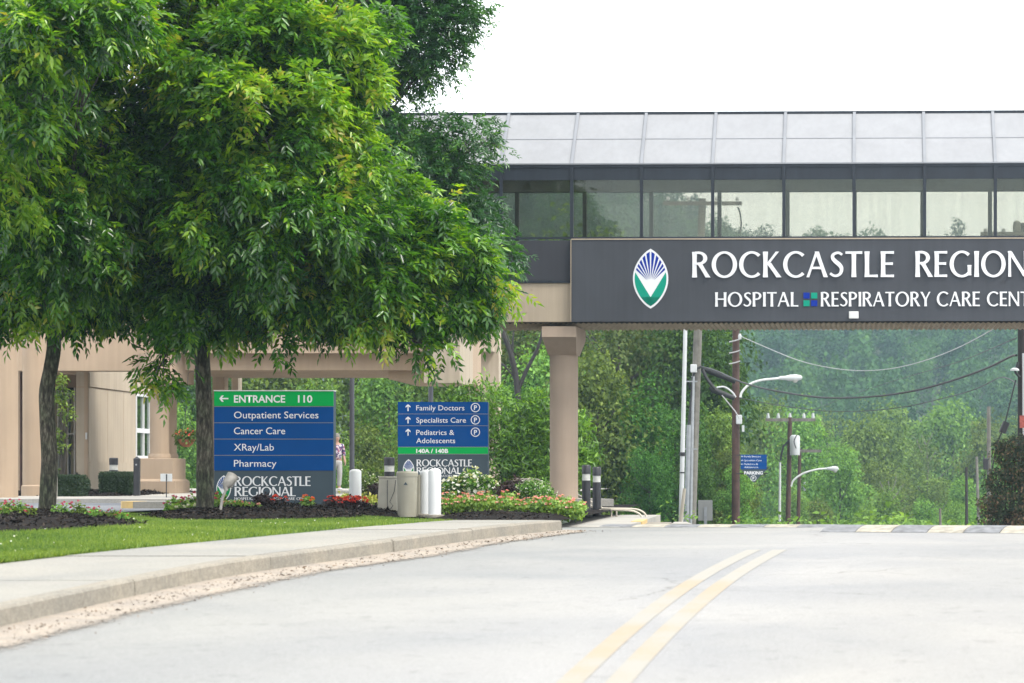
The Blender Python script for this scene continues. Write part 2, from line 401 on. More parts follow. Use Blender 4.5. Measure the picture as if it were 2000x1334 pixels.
M['leafY'] = leaf_mat("chartreuse_leaf", [(.16, .22, .03), (.30, .34, .05), (.42, .40, .12)], .5, .3)
M['petP'] = leaf_mat("coral_pink_petal", [(.62, .16, .18), (.72, .32, .32), (.78, .50, .46)], .6, .3)
M['petR'] = leaf_mat("red_petal", [(.50, .03, .02), (.62, .06, .04), (.65, .12, .07)], .6, .3)
M['petO'] = leaf_mat("orange_petal", [(.60, .09, .02), (.65, .14, .04)], .6, .3)
M['petM'] = leaf_mat("magenta_petal", [(.36, .015, .07), (.5, .04, .15)], .6, .3)
M['petW'] = leaf_mat("white_petal", [(.55, .56, .48), (.7, .7, .65)], .6, .3)
M['grass'] = leaf_mat("lawn_blade", [(.045, .105, .012), (.10, .18, .020), (.18, .265, .032), (.28, .34, .07)], .5, .35)
# ---------------------------------------------------------------- foliage generators (arrays, seeded)
def unit(a): return a/np.maximum(1e-9, np.linalg.norm(a, axis=-1, keepdims=True))
def leaves_at(P, D, N, L, Wd, fold=.25, var=None, rng=None):
    """kite shaped leaves: base P, direction D, normal N, length L, width Wd (arrays)"""
    n = len(P); D = unit(D); Sd = unit(np.cross(D, N)); N2 = np.cross(Sd, D)
    L = np.broadcast_to(np.asarray(L), (n,))[:, None]; Wd = np.broadcast_to(np.asarray(Wd), (n,))[:, None]
    V = np.empty((n, 4, 3))
    V[:, 0] = P; V[:, 2] = P+D*L-N2*L*.12
    V[:, 1] = P+D*L*.42+Sd*Wd*.5+N2*Wd*fold; V[:, 3] = P+D*L*.42-Sd*Wd*.5+N2*Wd*fold
    i = np.arange(n)[:, None]*4
    T = np.concatenate([i+np.array([[0, 1, 2]]), i+np.array([[0, 2, 3]])])
    return V.reshape(-1, 3), T, np.repeat(var, 4) if var is not None else None
def cloud(rng, clumps, n, L, Wd, up=.35, shell=.55, droop=.25, var_spread=.5):
    """leaves through a set of ellipsoid clumps [(x,y,z,rx,ry,rz)], thicker towards each clump's skin"""
    K = np.array(clumps, float); wgt = K[:, 3]*K[:, 4]+K[:, 4]*K[:, 5]+K[:, 3]*K[:, 5]; wgt /= wgt.sum()
    idx = rng.choice(len(K), n, p=wgt); k = K[idx]
    d = unit(rng.normal(size=(n, 3))); r = shell+(1-shell)*rng.random(n)**.6
    r *= 1+.16*np.sin(d[:, 0]*5+idx)+.14*np.sin(d[:, 1]*6+idx*2.1)+.14*np.sin(d[:, 2]*7+idx*1.3)
    P = k[:, :3]+d*k[:, 3:]*r[:, None]
    N = unit(d*.8+np.array([0, 0, up])+rng.normal(size=(n, 3))*.55)
    D = unit(np.cross(N, rng.normal(size=(n, 3)))+d*.4+np.array([0, 0, -droop]))
    v = np.clip(.42+.28*(rng.random(len(K))[idx]-.5)*2*var_spread+.34*rng.normal(size=n)*var_spread, 0, 1)
    s = .7+.6*rng.random(n)
    return leaves_at(P, D, N, L*s, Wd*s, .2, v)
def crown_clumps(rng, R, H, n, low=.0):
    """clump ellipsoids filling a crown of radius R and height H standing on z = 0"""
    out = []
    for i in range(n):
        t = rng.random()**.85; z = low+(H-low)*t
        prof = math.sin(math.pi*min(1, (t*.82+.14)))**.6
        a = rng.random()*2*math.pi; rr = R*prof*(.35+.6*rng.random())
        s = R*(.26+.20*rng.random())
        out.append((rr*math.cos(a), rr*math.sin(a), z, s, s, s*(.75+.3*rng.random())))
    for t in (.25, .5, .75): out.append((0, 0, H*t, R*.55, R*.55, H*.2))
    return out
def merge(parts):
    Vs, Ts, vs, k = [], [], [], 0
    for V, T, v in parts:
        Vs.append(V); Ts.append(T+k); vs.append(v); k += len(V)
    return np.concatenate(Vs), np.concatenate(Ts), np.concatenate(vs)

def ash_sprays(rng, P, OUT, leaves_per=5, leaflet=.14, wid=.049, tone=None):
    """pinnate compound leaves, drooping from twig ends at points P with outward directions OUT"""
    n = len(P); m = leaves_per
    base = np.repeat(P, m, 0)+rng.normal(size=(n*m, 3))*.11
    d = unit(np.repeat(OUT, m, 0)+rng.normal(size=(n*m, 3))*.75+np.array([0, 0, -.22]))
    side = unit(np.cross(d, np.array([0, 0, 1.])+rng.normal(size=(n*m, 3))*.35))
    nn = np.cross(side, d)
    ln = .24*(.75+.5*rng.random(n*m))
    t0 = np.repeat(tone if tone is not None else rng.random(n), m)
    Ps, Ds, Ns, Ls, Vr = [], [], [], [], []
    for k, (f, sgn) in enumerate(((.35, 1), (.35, -1), (.6, 1), (.6, -1), (.85, 1), (.85, -1), (1., 0))):
        q = base+d*(ln*f)[:, None]+np.array([0, 0, -1])*(ln*f*f*.35)[:, None]
        dd = unit(d*(.75 if sgn else 1)+side*sgn*.8+rng.normal(size=(n*m, 3))*.18+np.array([0, 0, -.28]))
        Ps.append(q); Ds.append(dd); Ns.append(nn+rng.normal(size=(n*m, 3))*.25); Ls.append(leaflet*(.75+.5*rng.random(n*m))); Vr.append(np.clip(t0+rng.normal(size=n*m)*.12, 0, 1))
    P_, D_, N_, L_, V_ = map(np.concatenate, (Ps, Ds, Ns, Ls, Vr))
    return leaves_at(P_, D_, N_, L_, wid*L_/leaflet, .16, V_)

def trunk_mesh(rng, pts, rad, n=22, rough=.05):
    """tapered bark tube with flutes and lumps; pts, rad smoothed"""
    P = crom([tuple(p)+(r,) for p, r in zip(pts, rad)], 10)
    V = []; m = len(P)
    ph = rng.random(6)*6
    for i in range(m):
        p, r = P[i, :3], P[i, 3]
        for k in range(n):
            th = 2*math.pi*k/n
            q = r*(1+rough*(math.sin(3*th+ph[0]+i*.12)+.7*math.sin(5*th+ph[1]-i*.2)+.5*math.sin(i*.9+ph[2]+th))+rough*.5*(rng.random()-.5))
            V.append((p[0]+q*math.cos(th), p[1]+q*math.sin(th), p[2]))
    Fc = [(i*n+k, i*n+(k+1) % n, i*n+n+(k+1) % n, i*n+n+k) for i in range(m-1) for k in range(n)]
    return new_mesh('trunk', V, Fc, True)

def big_tree(label, base, tpts, trad, clumps, n_sprays, seed, m, tone_bias=.0, group=None, cat='tree', lf=.14, tuft_r=.15, nt_=13):
    """street tree: tpts/trad trunk in local coordinates, clumps (x,y,z,rx,ry,rz,weight) local"""
    rng = np.random.default_rng(seed); rnd = random.Random(seed)
    t = thing('shade_tree', base, label, cat, group=group)
    link('trunk', trunk_mesh(rng, tpts, trad), M['bark'], t)
    K = np.array(clumps, float); fork = [Vector(p) for p in tpts[-3:]]
    twigs = B()
    for i, k in enumerate(K):
        c = Vector(k[:3]); f = fork[i % 3]
        mid = f.lerp(c, .5)+Vector((rnd.uniform(-.2, .2), rnd.uniform(-.2, .2), rnd.uniform(.0, .35)))
        L = B(); r0 = .035+.02*rnd.random()
        L.tube([tuple(v) for v in crom([tuple(f), tuple(mid), tuple(c)], 6)], list(np.linspace(r0, .012, 13)), 7)
        L.build('limb', M['bark'], t)
        for j in range(7):
            e = c+Vector((rnd.uniform(-1, 1)*k[3], rnd.uniform(-1, 1)*k[4], rnd.uniform(-.8, .9)*k[5]))*.85
            s = f.lerp(c, rnd.uniform(.55, 1)); mm = s.lerp(e, .5)+Vector((0, 0, .12))
            twigs.tube([s, mm, e], [.012, .008, .004], 4)
    tw = twigs.build('twigs', M['bark2'], t); tw['kind'] = 'stuff'
    wgt = (K[:, 3]*K[:, 4]+K[:, 4]*K[:, 5]+K[:, 3]*K[:, 5])*K[:, 6]; wgt /= wgt.sum()
    idx = rng.choice(len(K), n_sprays, p=wgt); k = K[idx]
    # secondary tufts: each clump is made of branch-end tufts so that gaps and dark hollows stay between them
    tuft = unit(rng.normal(size=(len(K), nt_, 3)))*(.55+.45*rng.random((len(K), nt_, 1)))
    ti = rng.integers(0, nt_, n_sprays); c0 = tuft[idx, ti]
    loc = c0+rng.normal(size=(n_sprays, 3))*tuft_r
    P = k[:, :3]+loc*k[:, 3:6]
    ctr = (K[:, :3]*wgt[:, None]).sum(0)
    OUT = unit(loc*.8+unit(P-ctr)*.5)
    tt = rng.random((len(K), nt_))[idx, ti]
    tone = np.clip(.12+.55*tt**2.2+.3*rng.random(n_sprays)**3+tone_bias+.12*loc[:, 2]*0, 0, 1)
    V, T, v = ash_sprays(rng, P, OUT, 5, leaflet=lf, wid=lf*.35, tone=tone)
    cr = link('crown', np_mesh('crown', V, T, v), m, t); cr['kind'] = 'stuff'
    return t
# ---------------------------------------------------------------- lettering
def strip(pts, wid):
    """closed outline (left side, right side) of a stroke along pts with widths"""
    P = np.array(pts, float); n = len(P)
    T = np.gradient(P, axis=0); T = unit(T); N = np.stack([-T[:, 1], T[:, 0]], 1)
    W_ = np.broadcast_to(np.asarray(wid, float), (n,))[:, None]/2
    return P+N*W_, P-N*W_
TK, TN = .155, .088
def stem(x, y0=0, y1=1, w=TK):
    ys = np.linspace(y0, y1, 7); t = (ys-y0)/(y1-y0)
    return strip([(x, y) for y in ys], w*(1+.22*(2*np.abs(t-.5))**3))
def bar(x0, x1, y, w=TN):
    xs = np.linspace(x0, x1, 4); return strip([(x, y) for x in xs], [w, w, w*1.04, w*1.2])
def diag(x0, y0, x1, y1, w):
    s = np.linspace(0, 1, 5); P = np.stack([x0+(x1-x0)*s, y0+(y1-y0)*s], 1)
    hw = w/2*(1+.15*(2*np.abs(s-.5))**3); off = np.stack([hw*math.hypot(x1-x0, y1-y0)/abs(y1-y0), 0*hw], 1)
    return (P-off, P+off) if y1 > y0 else (P+off, P-off)
def arc(cx, cy, a, b, t0, t1, tk=TK, tn=TN, n=36):
    th = np.radians(np.linspace(t0, t1, n)); w = tn+(tk-tn)*np.abs(np.cos(th))**1.5
    return strip(np.stack([cx+(a-w/2)*np.cos(th), cy+(b-w/2)*np.sin(th)], 1), w)
def glyph(ch):
    if ch == ' ': return [], .32
    if ch == 'I': return [stem(.10)], .20
    if ch == 'L': return [stem(.10), bar(.12, .50, TN/2)], .52
    if ch == 'T': return [stem(.31, 0, .99), bar(.0, .31, 1-TN/2)[::-1] and bar(.0, .62, 1-TN/2)], .62
    if ch == 'E': return [stem(.10), bar(.12, .50, TN/2), bar(.12, .46, .52), bar(.12, .50, 1-TN/2)], .52
    if ch == 'H': return [stem(.10), stem(.66), bar(.12, .64, .52)], .76
    if ch == 'N': return [stem(.08, w=TN*1.1), diag(.08, .98, .68, .02, TK*.8), stem(.68, w=TN*1.1)], .76
    if ch == 'O': return [arc(.47, .5, .47, .52, 90, 450, n=60)], .94
    if ch == 'C': return [arc(.47, .5, .47, .52, 48, 312, n=44)], .80
    if ch == 'G': return [arc(.47, .5, .47, .52, 50, 318, n=44), stem(.76, .06, .46, TK*.85)], .86
    if ch == 'P': return [stem(.10), arc(.26, .74, .32, .27, -90, 90, TK*.95), bar(.12, .28, 1.01-TN/2), bar(.12, .28, .47+TN/2)], .60
    if ch == 'R': return [stem(.10), arc(.26, .75, .31, .26, -90, 90, TK*.95), bar(.12, .28, 1.01-TN/2), bar(.12, .28, .49+TN/2), diag(.30, .52, .60, 0, TK*.9)], .66
    if ch == 'K': return [stem(.10), diag(.15, .47, .54, 1, TN*.95), diag(.22, .56, .60, 0, TK*.9)], .68
    if ch == 'A': return [diag(.04, 0, .37, 1, TN), diag(.37, 1, .70, 0, TK*.85), bar(.18, .58, .36)], .76
    if ch == 'Y': return [stem(.32, 0, .48), diag(.32, .45, .04, 1, TK*.8), diag(.32, .45, .60, 1, TN)], .62
    if ch == 'S':
        P = crom([(.47, .87), (.36, .945), (.24, .935), (.13, .86), (.13, .73), (.24, .60), (.38, .47), (.45, .33), (.41, .15), (.28, .055), (.15, .065), (.03, .15)], 5)
        s = np.linspace(0, 1, len(P)); return [strip(P, TN+(TK-TN)*np.exp(-((s-.5)/.22)**2))], .52
    return [], .4
def flared_text(text, x0, x1, z0, z1, y, name, m, parent, gap=.075, dep=.02, space=None):
    """humanist flared capitals fitted to the box x0..x1, z0..z1 on the plane y (front towards -y)"""
    items, x = [], 0
    for ch in text:
        g, a = glyph(ch)
        if ch == ' ' and space is not None: a = space
        items += [(p+np.array([x, 0]), q+np.array([x, 0])) for p, q in g]; x += a+gap
    x -= gap
    sx, sz = (x1-x0)/x, (z1-z0)
    b = B()
    for i, (p, q) in enumerate(items):
        n = len(p); e = y-dep-.0015*(i % 5)*max(1, dep/.004)*.4
        out = np.concatenate([p, q[::-1]])
        V = [(x0+c[0]*sx, e, z0+c[1]*sz) for c in out]+[(x0+c[0]*sx, y, z0+c[1]*sz) for c in out]
        N2 = 2*n
        Fc = [(k, k+1, N2-2-k, N2-1-k) for k in range(n-1)]+[(k, k+N2, (k+1) % N2+N2, (k+1) % N2) for k in range(N2)]
        b.add(V, Fc)
    return b.build(name, m, parent)
def sans_text(text, x0, x1, zb, cap, y, name, m, parent, bold=0, dep=.003, align='fit'):
    """humanist sans lettering from Blender's built-in face, fitted to x0..x1 with cap height cap"""
    cu = bpy.data.curves.new('t', 'FONT'); cu.body = text; cu.size = 1; cu.resolution_u = 3; cu.offset = bold; cu.fill_mode = 'FRONT'
    cu.extrude = .0
    o = bpy.data.objects.new('t', cu); C.objects.link(o); bpy.context.view_layer.update()
    me = bpy.data.meshes.new_from_object(o.evaluated_get(bpy.context.evaluated_depsgraph_get()))
    bpy.data.objects.remove(o)
    n = len(me.vertices); co = np.zeros(n*3); me.vertices.foreach_get('co', co); co = co.reshape(-1, 3)
    mn, mxx = co[:, 0].min(), co[:, 0].max()
    s = cap/.729; sx = (x1-x0)/(mxx-mn) if align == 'fit' else s*.92
    V = np.stack([x0+(co[:, 0]-mn)*sx, np.full(n, y-dep), zb+co[:, 1]*s], 1)
    me.vertices.foreach_set('co', V.ravel()); me.update()
    if len(me.polygons) and me.polygons[0].normal.y > 0: me.flip_normals()
    return link(name, me, m, parent)
def leaf_outline(cx, cz, hw, hh, k=24, inset=0):
    """pointed oval (vesica) outline, anticlockwise seen from -y"""
    hw -= inset; hh -= inset*1.35
    t = np.linspace(-1, 1, k)
    prof = hw*(1-np.abs(t)**2.0)**.82
    R_ = [(cx+a, cz+b*hh) for a, b in zip(prof, t)]
    return R_+[(2*cx-a, b) for a, b in R_[::-1][1:-1]]
def logo(cx, cz, hw, hh, y, parent, gm, bm, rim=.05):
    """pointed oval emblem: white rim, blue sky with a white sunburst, green field with a white V"""
    rm = hw*rim*2
    B().prism(leaf_outline(cx, cz, hw, hh), y-.006, y).build('logo_rim', M['white'], parent)
    full = leaf_outline(cx, cz, hw, hh, inset=rm)
    # clip helper on z
    def clip(poly, f):
        out = []
        for i in range(len(poly)):
            a, b = poly[i], poly[(i+1) % len(poly)]; fa, fb = f(a), f(b)
            if fa >= 0: out.append(a)
            if (fa >= 0) != (fb >= 0):
                t = fa/(fa-fb); out.append((a[0]+(b[0]-a[0])*t, a[1]+(b[1]-a[1])*t))
        return out
    vz = cz-hh*.62           # the point of the V
    topz = cz+hh*.28
    def side(sg):
        # outside of the V on one side
        return clip(full, lambda p: sg*(p[0]-cx)-max(0, 1)*(p[1]-vz)*(hw*.93/(topz-vz)))
    for sg in (-1, 1):
        g = side(sg); g = clip(g, lambda p: topz-p[1])
        if len(g) > 2: B().prism(g, y-.0095, y-.005).build('logo_green_field', gm, parent)
    low = clip(full, lambda p: vz+.001-p[1])
    if len(low) > 2: B().prism(low, y-.0095, y-.005).build('logo_green_field', gm, parent)
    o = (cx, cz-hh*.16); n = 10
    for i in range(n):
        a0, a1 = math.radians(41+98*(i+.14)/n), math.radians(41+98*(i+.86)/n); am = (a0+a1)/2
        tri = [(o[0]+hh*.16*math.cos(am), o[1]+hh*.16*math.sin(am)), (o[0]+hh*1.6*math.cos(a0), o[1]+hh*1.6*math.sin(a0)), (o[0]+hh*1.6*math.cos(a1), o[1]+hh*1.6*math.sin(a1))]
        # the part of the wedge inside the oval (both convex)
        poly = tri
        for k in range(len(full)):
            p, q = full[k], full[(k+1) % len(full)]
            poly = clip(poly, lambda v: (q[0]-p[0])*(v[1]-p[1])-(q[1]-p[1])*(v[0]-p[0])) if len(poly) > 2 else poly
        if len(poly) > 2: B().prism(poly, y-.0095, y-.005).build('logo_blue_ray', bm, parent)
def arrow(cx, cz, s, ang, y, parent, w=.17):
    b = B(); ca, sa = math.cos(ang), math.sin(ang)
    def R(p): return (cx+(p[0]*ca-p[1]*sa)*s, cz+(p[0]*sa+p[1]*ca)*s)
    b.prism([R(p) for p in [(-.5, -w/2*.9), (.44, -w/2*.9), (.44, w/2*.9), (-.5, w/2*.9)]], y-.004, y)
    for sg in (-1, 1):
        b.prism([R(p) for p in [(.54, 0), (.30, 0), (.02, sg*.36), (.24, sg*.36)]], y-.0056-.001*(sg+1), y)
    return b.build('arrow', M['white'], parent)
def ringP(cx, cz, r, y, parent):
    b = B(); n = 28
    for i in range(n):
        a0, a1 = 2*math.pi*i/n, 2*math.pi*(i+1)/n
        b.prism([(cx+r*math.cos(a0)*.84, cz+r*math.sin(a0)*.84), (cx+r*math.cos(a0), cz+r*math.sin(a0)), (cx+r*math.cos(a1), cz+r*math.sin(a1)), (cx+r*math.cos(a1)*.84, cz+r*math.sin(a1)*.84)], y-.004, y)
    b.build('parking_ring', M['white'], parent)
    sans_text('P', cx-r*.30, cx+r*.36, cz-r*.5, r*1.02, y, 'lettering', M['white'], parent, bold=.02)
# ---------------------------------------------------------------- ground, road, pavement
def zr(Y):
    """height of the road: it climbs to a crest near 40 m and falls away behind it"""
    if Y <= 40: return EYE-.8-.02*(Y-40)-.001257*(Y-40)**2
    if Y <= 56: return EYE-.8-.019*(Y-40)
    return zr(56)-.019*(Y-56)-.00035*(Y-56)**2 if Y < 150 else zr(149.9)-.03*(Y-150)
def gl(Y):
    """height of the verge and hospital grounds on the left"""
    a = zr(min(Y, 32))+.15
    if Y < 27: return a
    t = min(1, (Y-27)/9); t = t*t*(3-2*t); g = a*(1-t)+1.385*t
    if Y > 55: g += .0045*(min(Y, 75)-55)
    if Y > 84: g -= .06*(Y-84)
    return g
def lerp_pts(P, Y):
    for (a, b), (c, d) in zip(P, P[1:]):
        if b <= Y <= d: return a+(c-a)*(Y-b)/(d-b)
    return P[0][0]+(P[1][0]-P[0][0])*(Y-P[0][1])/(P[1][1]-P[0][1]) if Y < P[0][1] else P[-1][0]
KERB = [(-6.6, 4), (-6.05, 10), (-5.2, 16.8), (-4.73, 21.3), (-4.11, 24.4), (-3.62, 28), (-2.98, 32.9)]
WALK = [(-9.5, 4), (-8.6, 11), (-6.57, 21.2), (-5.6, 25.3), (-4.93, 29.3), (-4.37, 33.6)]
def kx(Y): return float(np.interp(Y, KY, KX)) if Y >= 4 else KX[0]
kc = crom(KERB, 8); KX, KY = list(kc[:, 0]), list(kc[:, 1])
wc = crom(WALK, 8); WX, WY = list(wc[:, 0]), list(wc[:, 1])
def wx(Y): return float(np.interp(Y, WY, WX))

def hill_top(X):
    """height of the wooded ridge 800 m away above eye level"""
    xs = [-1500, -420, -250, -140, -90, -58, -48, -37, -24, -16, 0, 32, 75, 200, 700]
    ys = [60, 100, 118, 116, 106, 97, 92, 88, 82, 78, 76, 77, 77, 80, 60]
    return float(np.interp(X, xs, ys))
def terrain(X, Y):
    if Y < 150:
        r = zr(Y)-.10
        if Y < 90 and X < 0:
            return min(gl(Y), 9)-.10 if X < -11 or Y > 45 and X < -7 else r
        return r
    base = zr(149.9)-.10-.03*(min(Y, 330)-150)
    if Y <= 330: return base
    t = min(1, (Y-330)/470)
    h = hill_top(X)-9
    return base+(h-base)*(t**1.15)+3.5*math.sin(X*.03+Y*.013)*t+2.5*math.sin(X*.051-Y*.021)*t if Y <= 800 else base+(h-base)-(Y-800)*.05
ys_ = list(np.arange(-20, 90, 2.5))+list(np.arange(90, 330, 10))+list(np.arange(330, 1000, 15))+[1100, 1400, 2000, 3000, 4500]
xs_ = [-4500, -3000, -2000, -1400, -1000, -800]+list(np.arange(-640, -60, 20))+list(np.arange(-60, 40, 2.5))+list(np.arange(40, 500, 20))+[600, 1000, 2000, 4500]
V = [(x, y, terrain(x, y)) for y in ys_ for x in xs_]; nx = len(xs_)
Fc = [(j*nx+i, j*nx+i+1, (j+1)*nx+i+1, (j+1)*nx+i) for j in range(len(ys_)-1) for i in range(nx-1)]
struct(link('ground', new_mesh('ground', V, Fc, True), M['earth']))

# road sheet
rows = list(np.arange(2, 60, .7))+list(np.arange(60, 150, 5)); V, Fc = [], []
cols = 14
for Y in rows:
    xl = kx(Y)-.03 if Y < 32.9 else -3.0-max(0, min(1, (Y-32.9)/1.5))*4 if Y < 44 else -3.6
    for i in range(cols): V.append((xl+(34-xl)*(i/(cols-1))**1.3, Y, zr(Y)))
Fc = [(j*cols+i, j*cols+i+1, (j+1)*cols+i+1, (j+1)*cols+i) for j in range(len(rows)-1) for i in range(cols-1)]
struct(link('road', new_mesh('road', V, Fc, True), M['asphalt']))
# double yellow line, worn
def line_mat():
    m, n, l, p = nt("worn_yellow_line")
    tc = n.new("ShaderNodeTexCoord"); z = n.new("ShaderNodeTexNoise"); z.inputs["Scale"].default_value = 38; z.inputs["Detail"].default_value = 6; z.inputs["Roughness"].default_value = .7
    l.new(tc.outputs["Object"], z.inputs["Vector"])
    z2 = n.new("ShaderNodeTexNoise"); z2.inputs["Scale"].default_value = .7; z2.inputs["Detail"].default_value = 3; l.new(tc.outputs["Object"], z2.inputs["Vector"])
    ad = n.new("ShaderNodeMath"); ad.operation = 'MULTIPLY_ADD'; l.new(z.outputs[0], ad.inputs[0]); ad.inputs[1].default_value = .6; l.new(z2.outputs[0], ad.inputs[2])
    sp = n.new("ShaderNodeSeparateXYZ"); l.new(tc.outputs["Object"], sp.inputs[0]); wr = n.new("ShaderNodeMapRange"); wr.inputs[1].default_value = 17; wr.inputs[2].default_value = 27; wr.inputs[3].default_value = -.30; wr.inputs[4].default_value = .12
    l.new(sp.outputs[1], wr.inputs[0]); ad2 = n.new("ShaderNodeMath"); l.new(ad.outputs[0], ad2.inputs[0]); l.new(wr.outputs[0], ad2.inputs[1]); ad = ad2
    r = ramp(n, [(.36, (.275, .215, .140)), (.5, (.268, .225, .165)), (.66, (.255, .242, .212))])
    md = n.new("ShaderNodeMath"); md.operation = 'MULTIPLY'; md.inputs[1].default_value = 1.; l.new(ad.outputs[0], md.inputs[0])
    l.new(md.outputs[0], r.inputs[0]); l.new(r.outputs[0], p.inputs["Base Color"]); p.inputs["Roughness"].default_value = .85
    return m
M['line'] = line_mat()
LINE_PX = [(1108, 1334), (1201, 1259), (1280, 1187), (1352, 1137), (1415, 1101), (1473, 1074)]
def road_hit(x, y):
    lo, hi = 8., 38.
    for _ in range(50):
        mid = (lo+hi)/2
        if HY-F*(zr(mid)-EYE)/mid > y: lo = mid
        else: hi = mid
    return XX(x, lo), lo
lp = [road_hit(*p) for p in LINE_PX]
pf = np.polyfit([p_[1] for p_ in lp], [p_[0] for p_ in lp], 2); lp = [(float(np.polyval(pf, y_)), float(y_)) for y_ in [4, 7, 10, 13, 16, 19, 22, lp[-1][1]]]
lc = crom(lp, 8)
for off in (0, .268):
    V, k = [], 0
    for i, (x, y) in enumerate(lc):
        V += [(x+off-.073, y, zr(y)+.003), (x+off+.073, y, zr(y)+.003)]
    Fc = [(2*i, 2*i+1, 2*i+3, 2*i+2) for i in range(len(lc)-1)]
    struct(link('yellow_centre_line', new_mesh('yellow_centre_line', V, Fc), M['line']))

# kerb stones: one every 3 m, each its own piece of the pavement
walk = thing('pavement', (0, 0, 0), None, None)
struct(walk)
ksp = [4]; 
while ksp[-1] < 32.9: ksp.append(min(32.9, ksp[-1]+3.05))
rk = random.Random(4)
for a, b in zip(ksp, ksp[1:]):
    ys2 = np.linspace(a+.008, b-.008, 7); V = []
    dz = rk.uniform(-.004, .006); dx = rk.uniform(-.008, .008)
    for Y in ys2:
        x = kx(Y)+dx; z = zr(Y); tp = z+.15+dz
        V += [(x+.015, Y, z-.12), (x, Y, tp-.018), (x-.018, Y, tp), (x-.16, Y, tp), (x-.16, Y, z-.12)]
    n = 5; Fc = [(i*n+k, i*n+(k+1) % n, (i+1)*n+(k+1) % n, (i+1)*n+k) for i in range(6) for k in range(n)]+[tuple(range(n-1,-1,-1)), tuple(range(6*n, 7*n))]
    link('kerb_stone', new_mesh('kerb_stone', V, Fc), M['kerb'], walk)
# the kerb turns the corner at the driveway mouth
V = []
for i, a in enumerate(np.linspace(0, math.pi/2, 8)):
    cx, cy, r = kx(32.9)-.55, 32.91, .55
    for (dr, top) in ((.015, -.12), (0, .132), (-.018, .15), (-.16, .15), (-.16, -.12)):
        V.append((cx+(r+dr)*math.cos(a), cy+(r+dr)*math.sin(a), zr(33)+top))
V += [(-5.2, v[1], v[2]) for v in V[-5:]]
Fc = [(i*5+k, i*5+(k+1) % 5, (i+1)*5+(k+1) % 5, (i+1)*5+k) for i in range(8) for k in range(5)]+[(4,3,2,1,0), tuple(range(40, 45))]
link('kerb_stone', new_mesh('kerb_stone', V, Fc), M['kerb'], walk)
# pavement slabs with tooled joints
js = list(np.arange(4, 33, 1.52))+[33.42]
for a, b in zip(js, js[1:]):
    V = []; g = .006; sag = rk.uniform(-.004, .003)
    for Y in np.linspace(a+g, b-g, 5):
        x1 = kx(min(Y, 32.9))-.172; 
        if Y > 32.9: x1 = kx(32.9)-.172-.35*(Y-32.9)
        x0 = wx(Y); z = zr(Y)+.148+sag
        V += [(x0, Y, z), (x1, Y, z), (x1, Y, z-.1), (x0, Y, z-.1)]
    Fc = [(i*4+0, i*4+1, i*4+5, i*4+4) for i in range(4)]+[(i*4+3, i*4+0, i*4+4, i*4+7) for i in range(4)]+[(i*4+1, i*4+2, i*4+6, i*4+5) for i in range(4)]+[(0, 3, 2, 1), (16, 17, 18, 19)]
    link('paving_slab', new_mesh('paving_slab', V, Fc), M['concrete'], walk)
# sand and leaf litter drifted along the kerb
rs = np.random.default_rng(8)
V = []; ys3 = np.arange(6, 33.4, .08)
for i, Y in enumerate(ys3):
    wd = (.66+.04*math.sin(Y*1.3)+.02*math.sin(Y*4.1)) * (1-.35*max(0, (Y-26)/7)); x = kx(min(Y, 32.9))
    V += [(x-.01, Y, zr(Y)+.028), (x+wd*.5, Y, zr(Y)+.017), (x+wd+.012*rs.normal(), Y, zr(Y)+.0045)]
Fc = [(i*3+k, i*3+k+1, i*3+k+4, i*3+k+3) for i in range(len(ys3)-1) for k in range(2)]
sm = new_mesh('gutter_sand', V, Fc, True); av = sm.attributes.new('var', 'FLOAT', 'POINT'); av.data.foreach_set('value', np.tile([0, .5, 1.], len(ys3)).astype(np.float32))
o = link('gutter_sand', sm, M['sand']); tag(o, kind='stuff', label='pale sand washed along the foot of the kerb')
n = 1500; Y = 8+25*rs.random(n)**.9; off = np.abs(rs.normal(size=n))*.26+.03; X = np.array([kx(min(y, 32.9)) for y in Y])+off
P = np.stack([X, Y, np.array([zr(y) for y in Y])+.022], 1); D = rs.normal(size=(n, 3)); D[:, 2] *= .15
Vv, T, v = leaves_at(P, D, np.tile([0, 0, 1.], (n, 1))+rs.normal(size=(n, 3))*.4, .012+.045*rs.random(n)**4, .009+.016*rs.random(n)**2, .3, rs.random(n))
M['litter'] = leaf_mat("dry_litter", [(.05, .035, .022), (.12, .08, .05), (.22, .15, .09)], .9, 0)
o = link('leaf_litter', np_mesh('leaf_litter', Vv, T, v), M['litter']); tag(o, kind='stuff', label='dry leaf litter in the gutter')

# lawn sheet and blades
V = []; rowsY = list(np.arange(4, 37, 1.))+[38, 40, 42]
lc_ = 9
def lawn_right(Y): return wx(Y)-.004 if Y <= 33.4 else -4.42-(Y-33.4)*.45
def lawn_z(X, Y): return gl(Y)+.012+.02*math.sin(X*1.7+Y)*math.sin(Y*.8)-(.0 if Y < 27 else 0)
for Y in rowsY:
    r_ = lawn_right(Y)
    for i in range(lc_):
        t = i/(lc_-1); x = r_-(t**1.5)*(26)
        V.append((x, Y, lawn_z(x, Y) if i else gl(Y)-.005))
Fc = [(j*lc_+i+1, j*lc_+i, (j+1)*lc_+i, (j+1)*lc_+i+1) for j in range(len(rowsY)-1) for i in range(lc_-1)]
lawn = struct(link('lawn', new_mesh('lawn', V, Fc, True), M['soil']))
n = 150000; Y = 18+22.5*rs.random(n)**.85; r_ = np.array([lawn_right(y) for y in Y]); xmin = (0-PX-60)/F*Y
X = r_-(r_-xmin)*rs.random(n)+.02
P = np.stack([X, Y, np.array([gl(y) for y in Y])-.004], 1)
D = rs.normal(size=(n, 3))*.42; D[:, 2] = 1
pt = .5+.5*np.sin(X*1.9+3*np.sin(Y*.7))*np.sin(Y*1.1+X*.6)
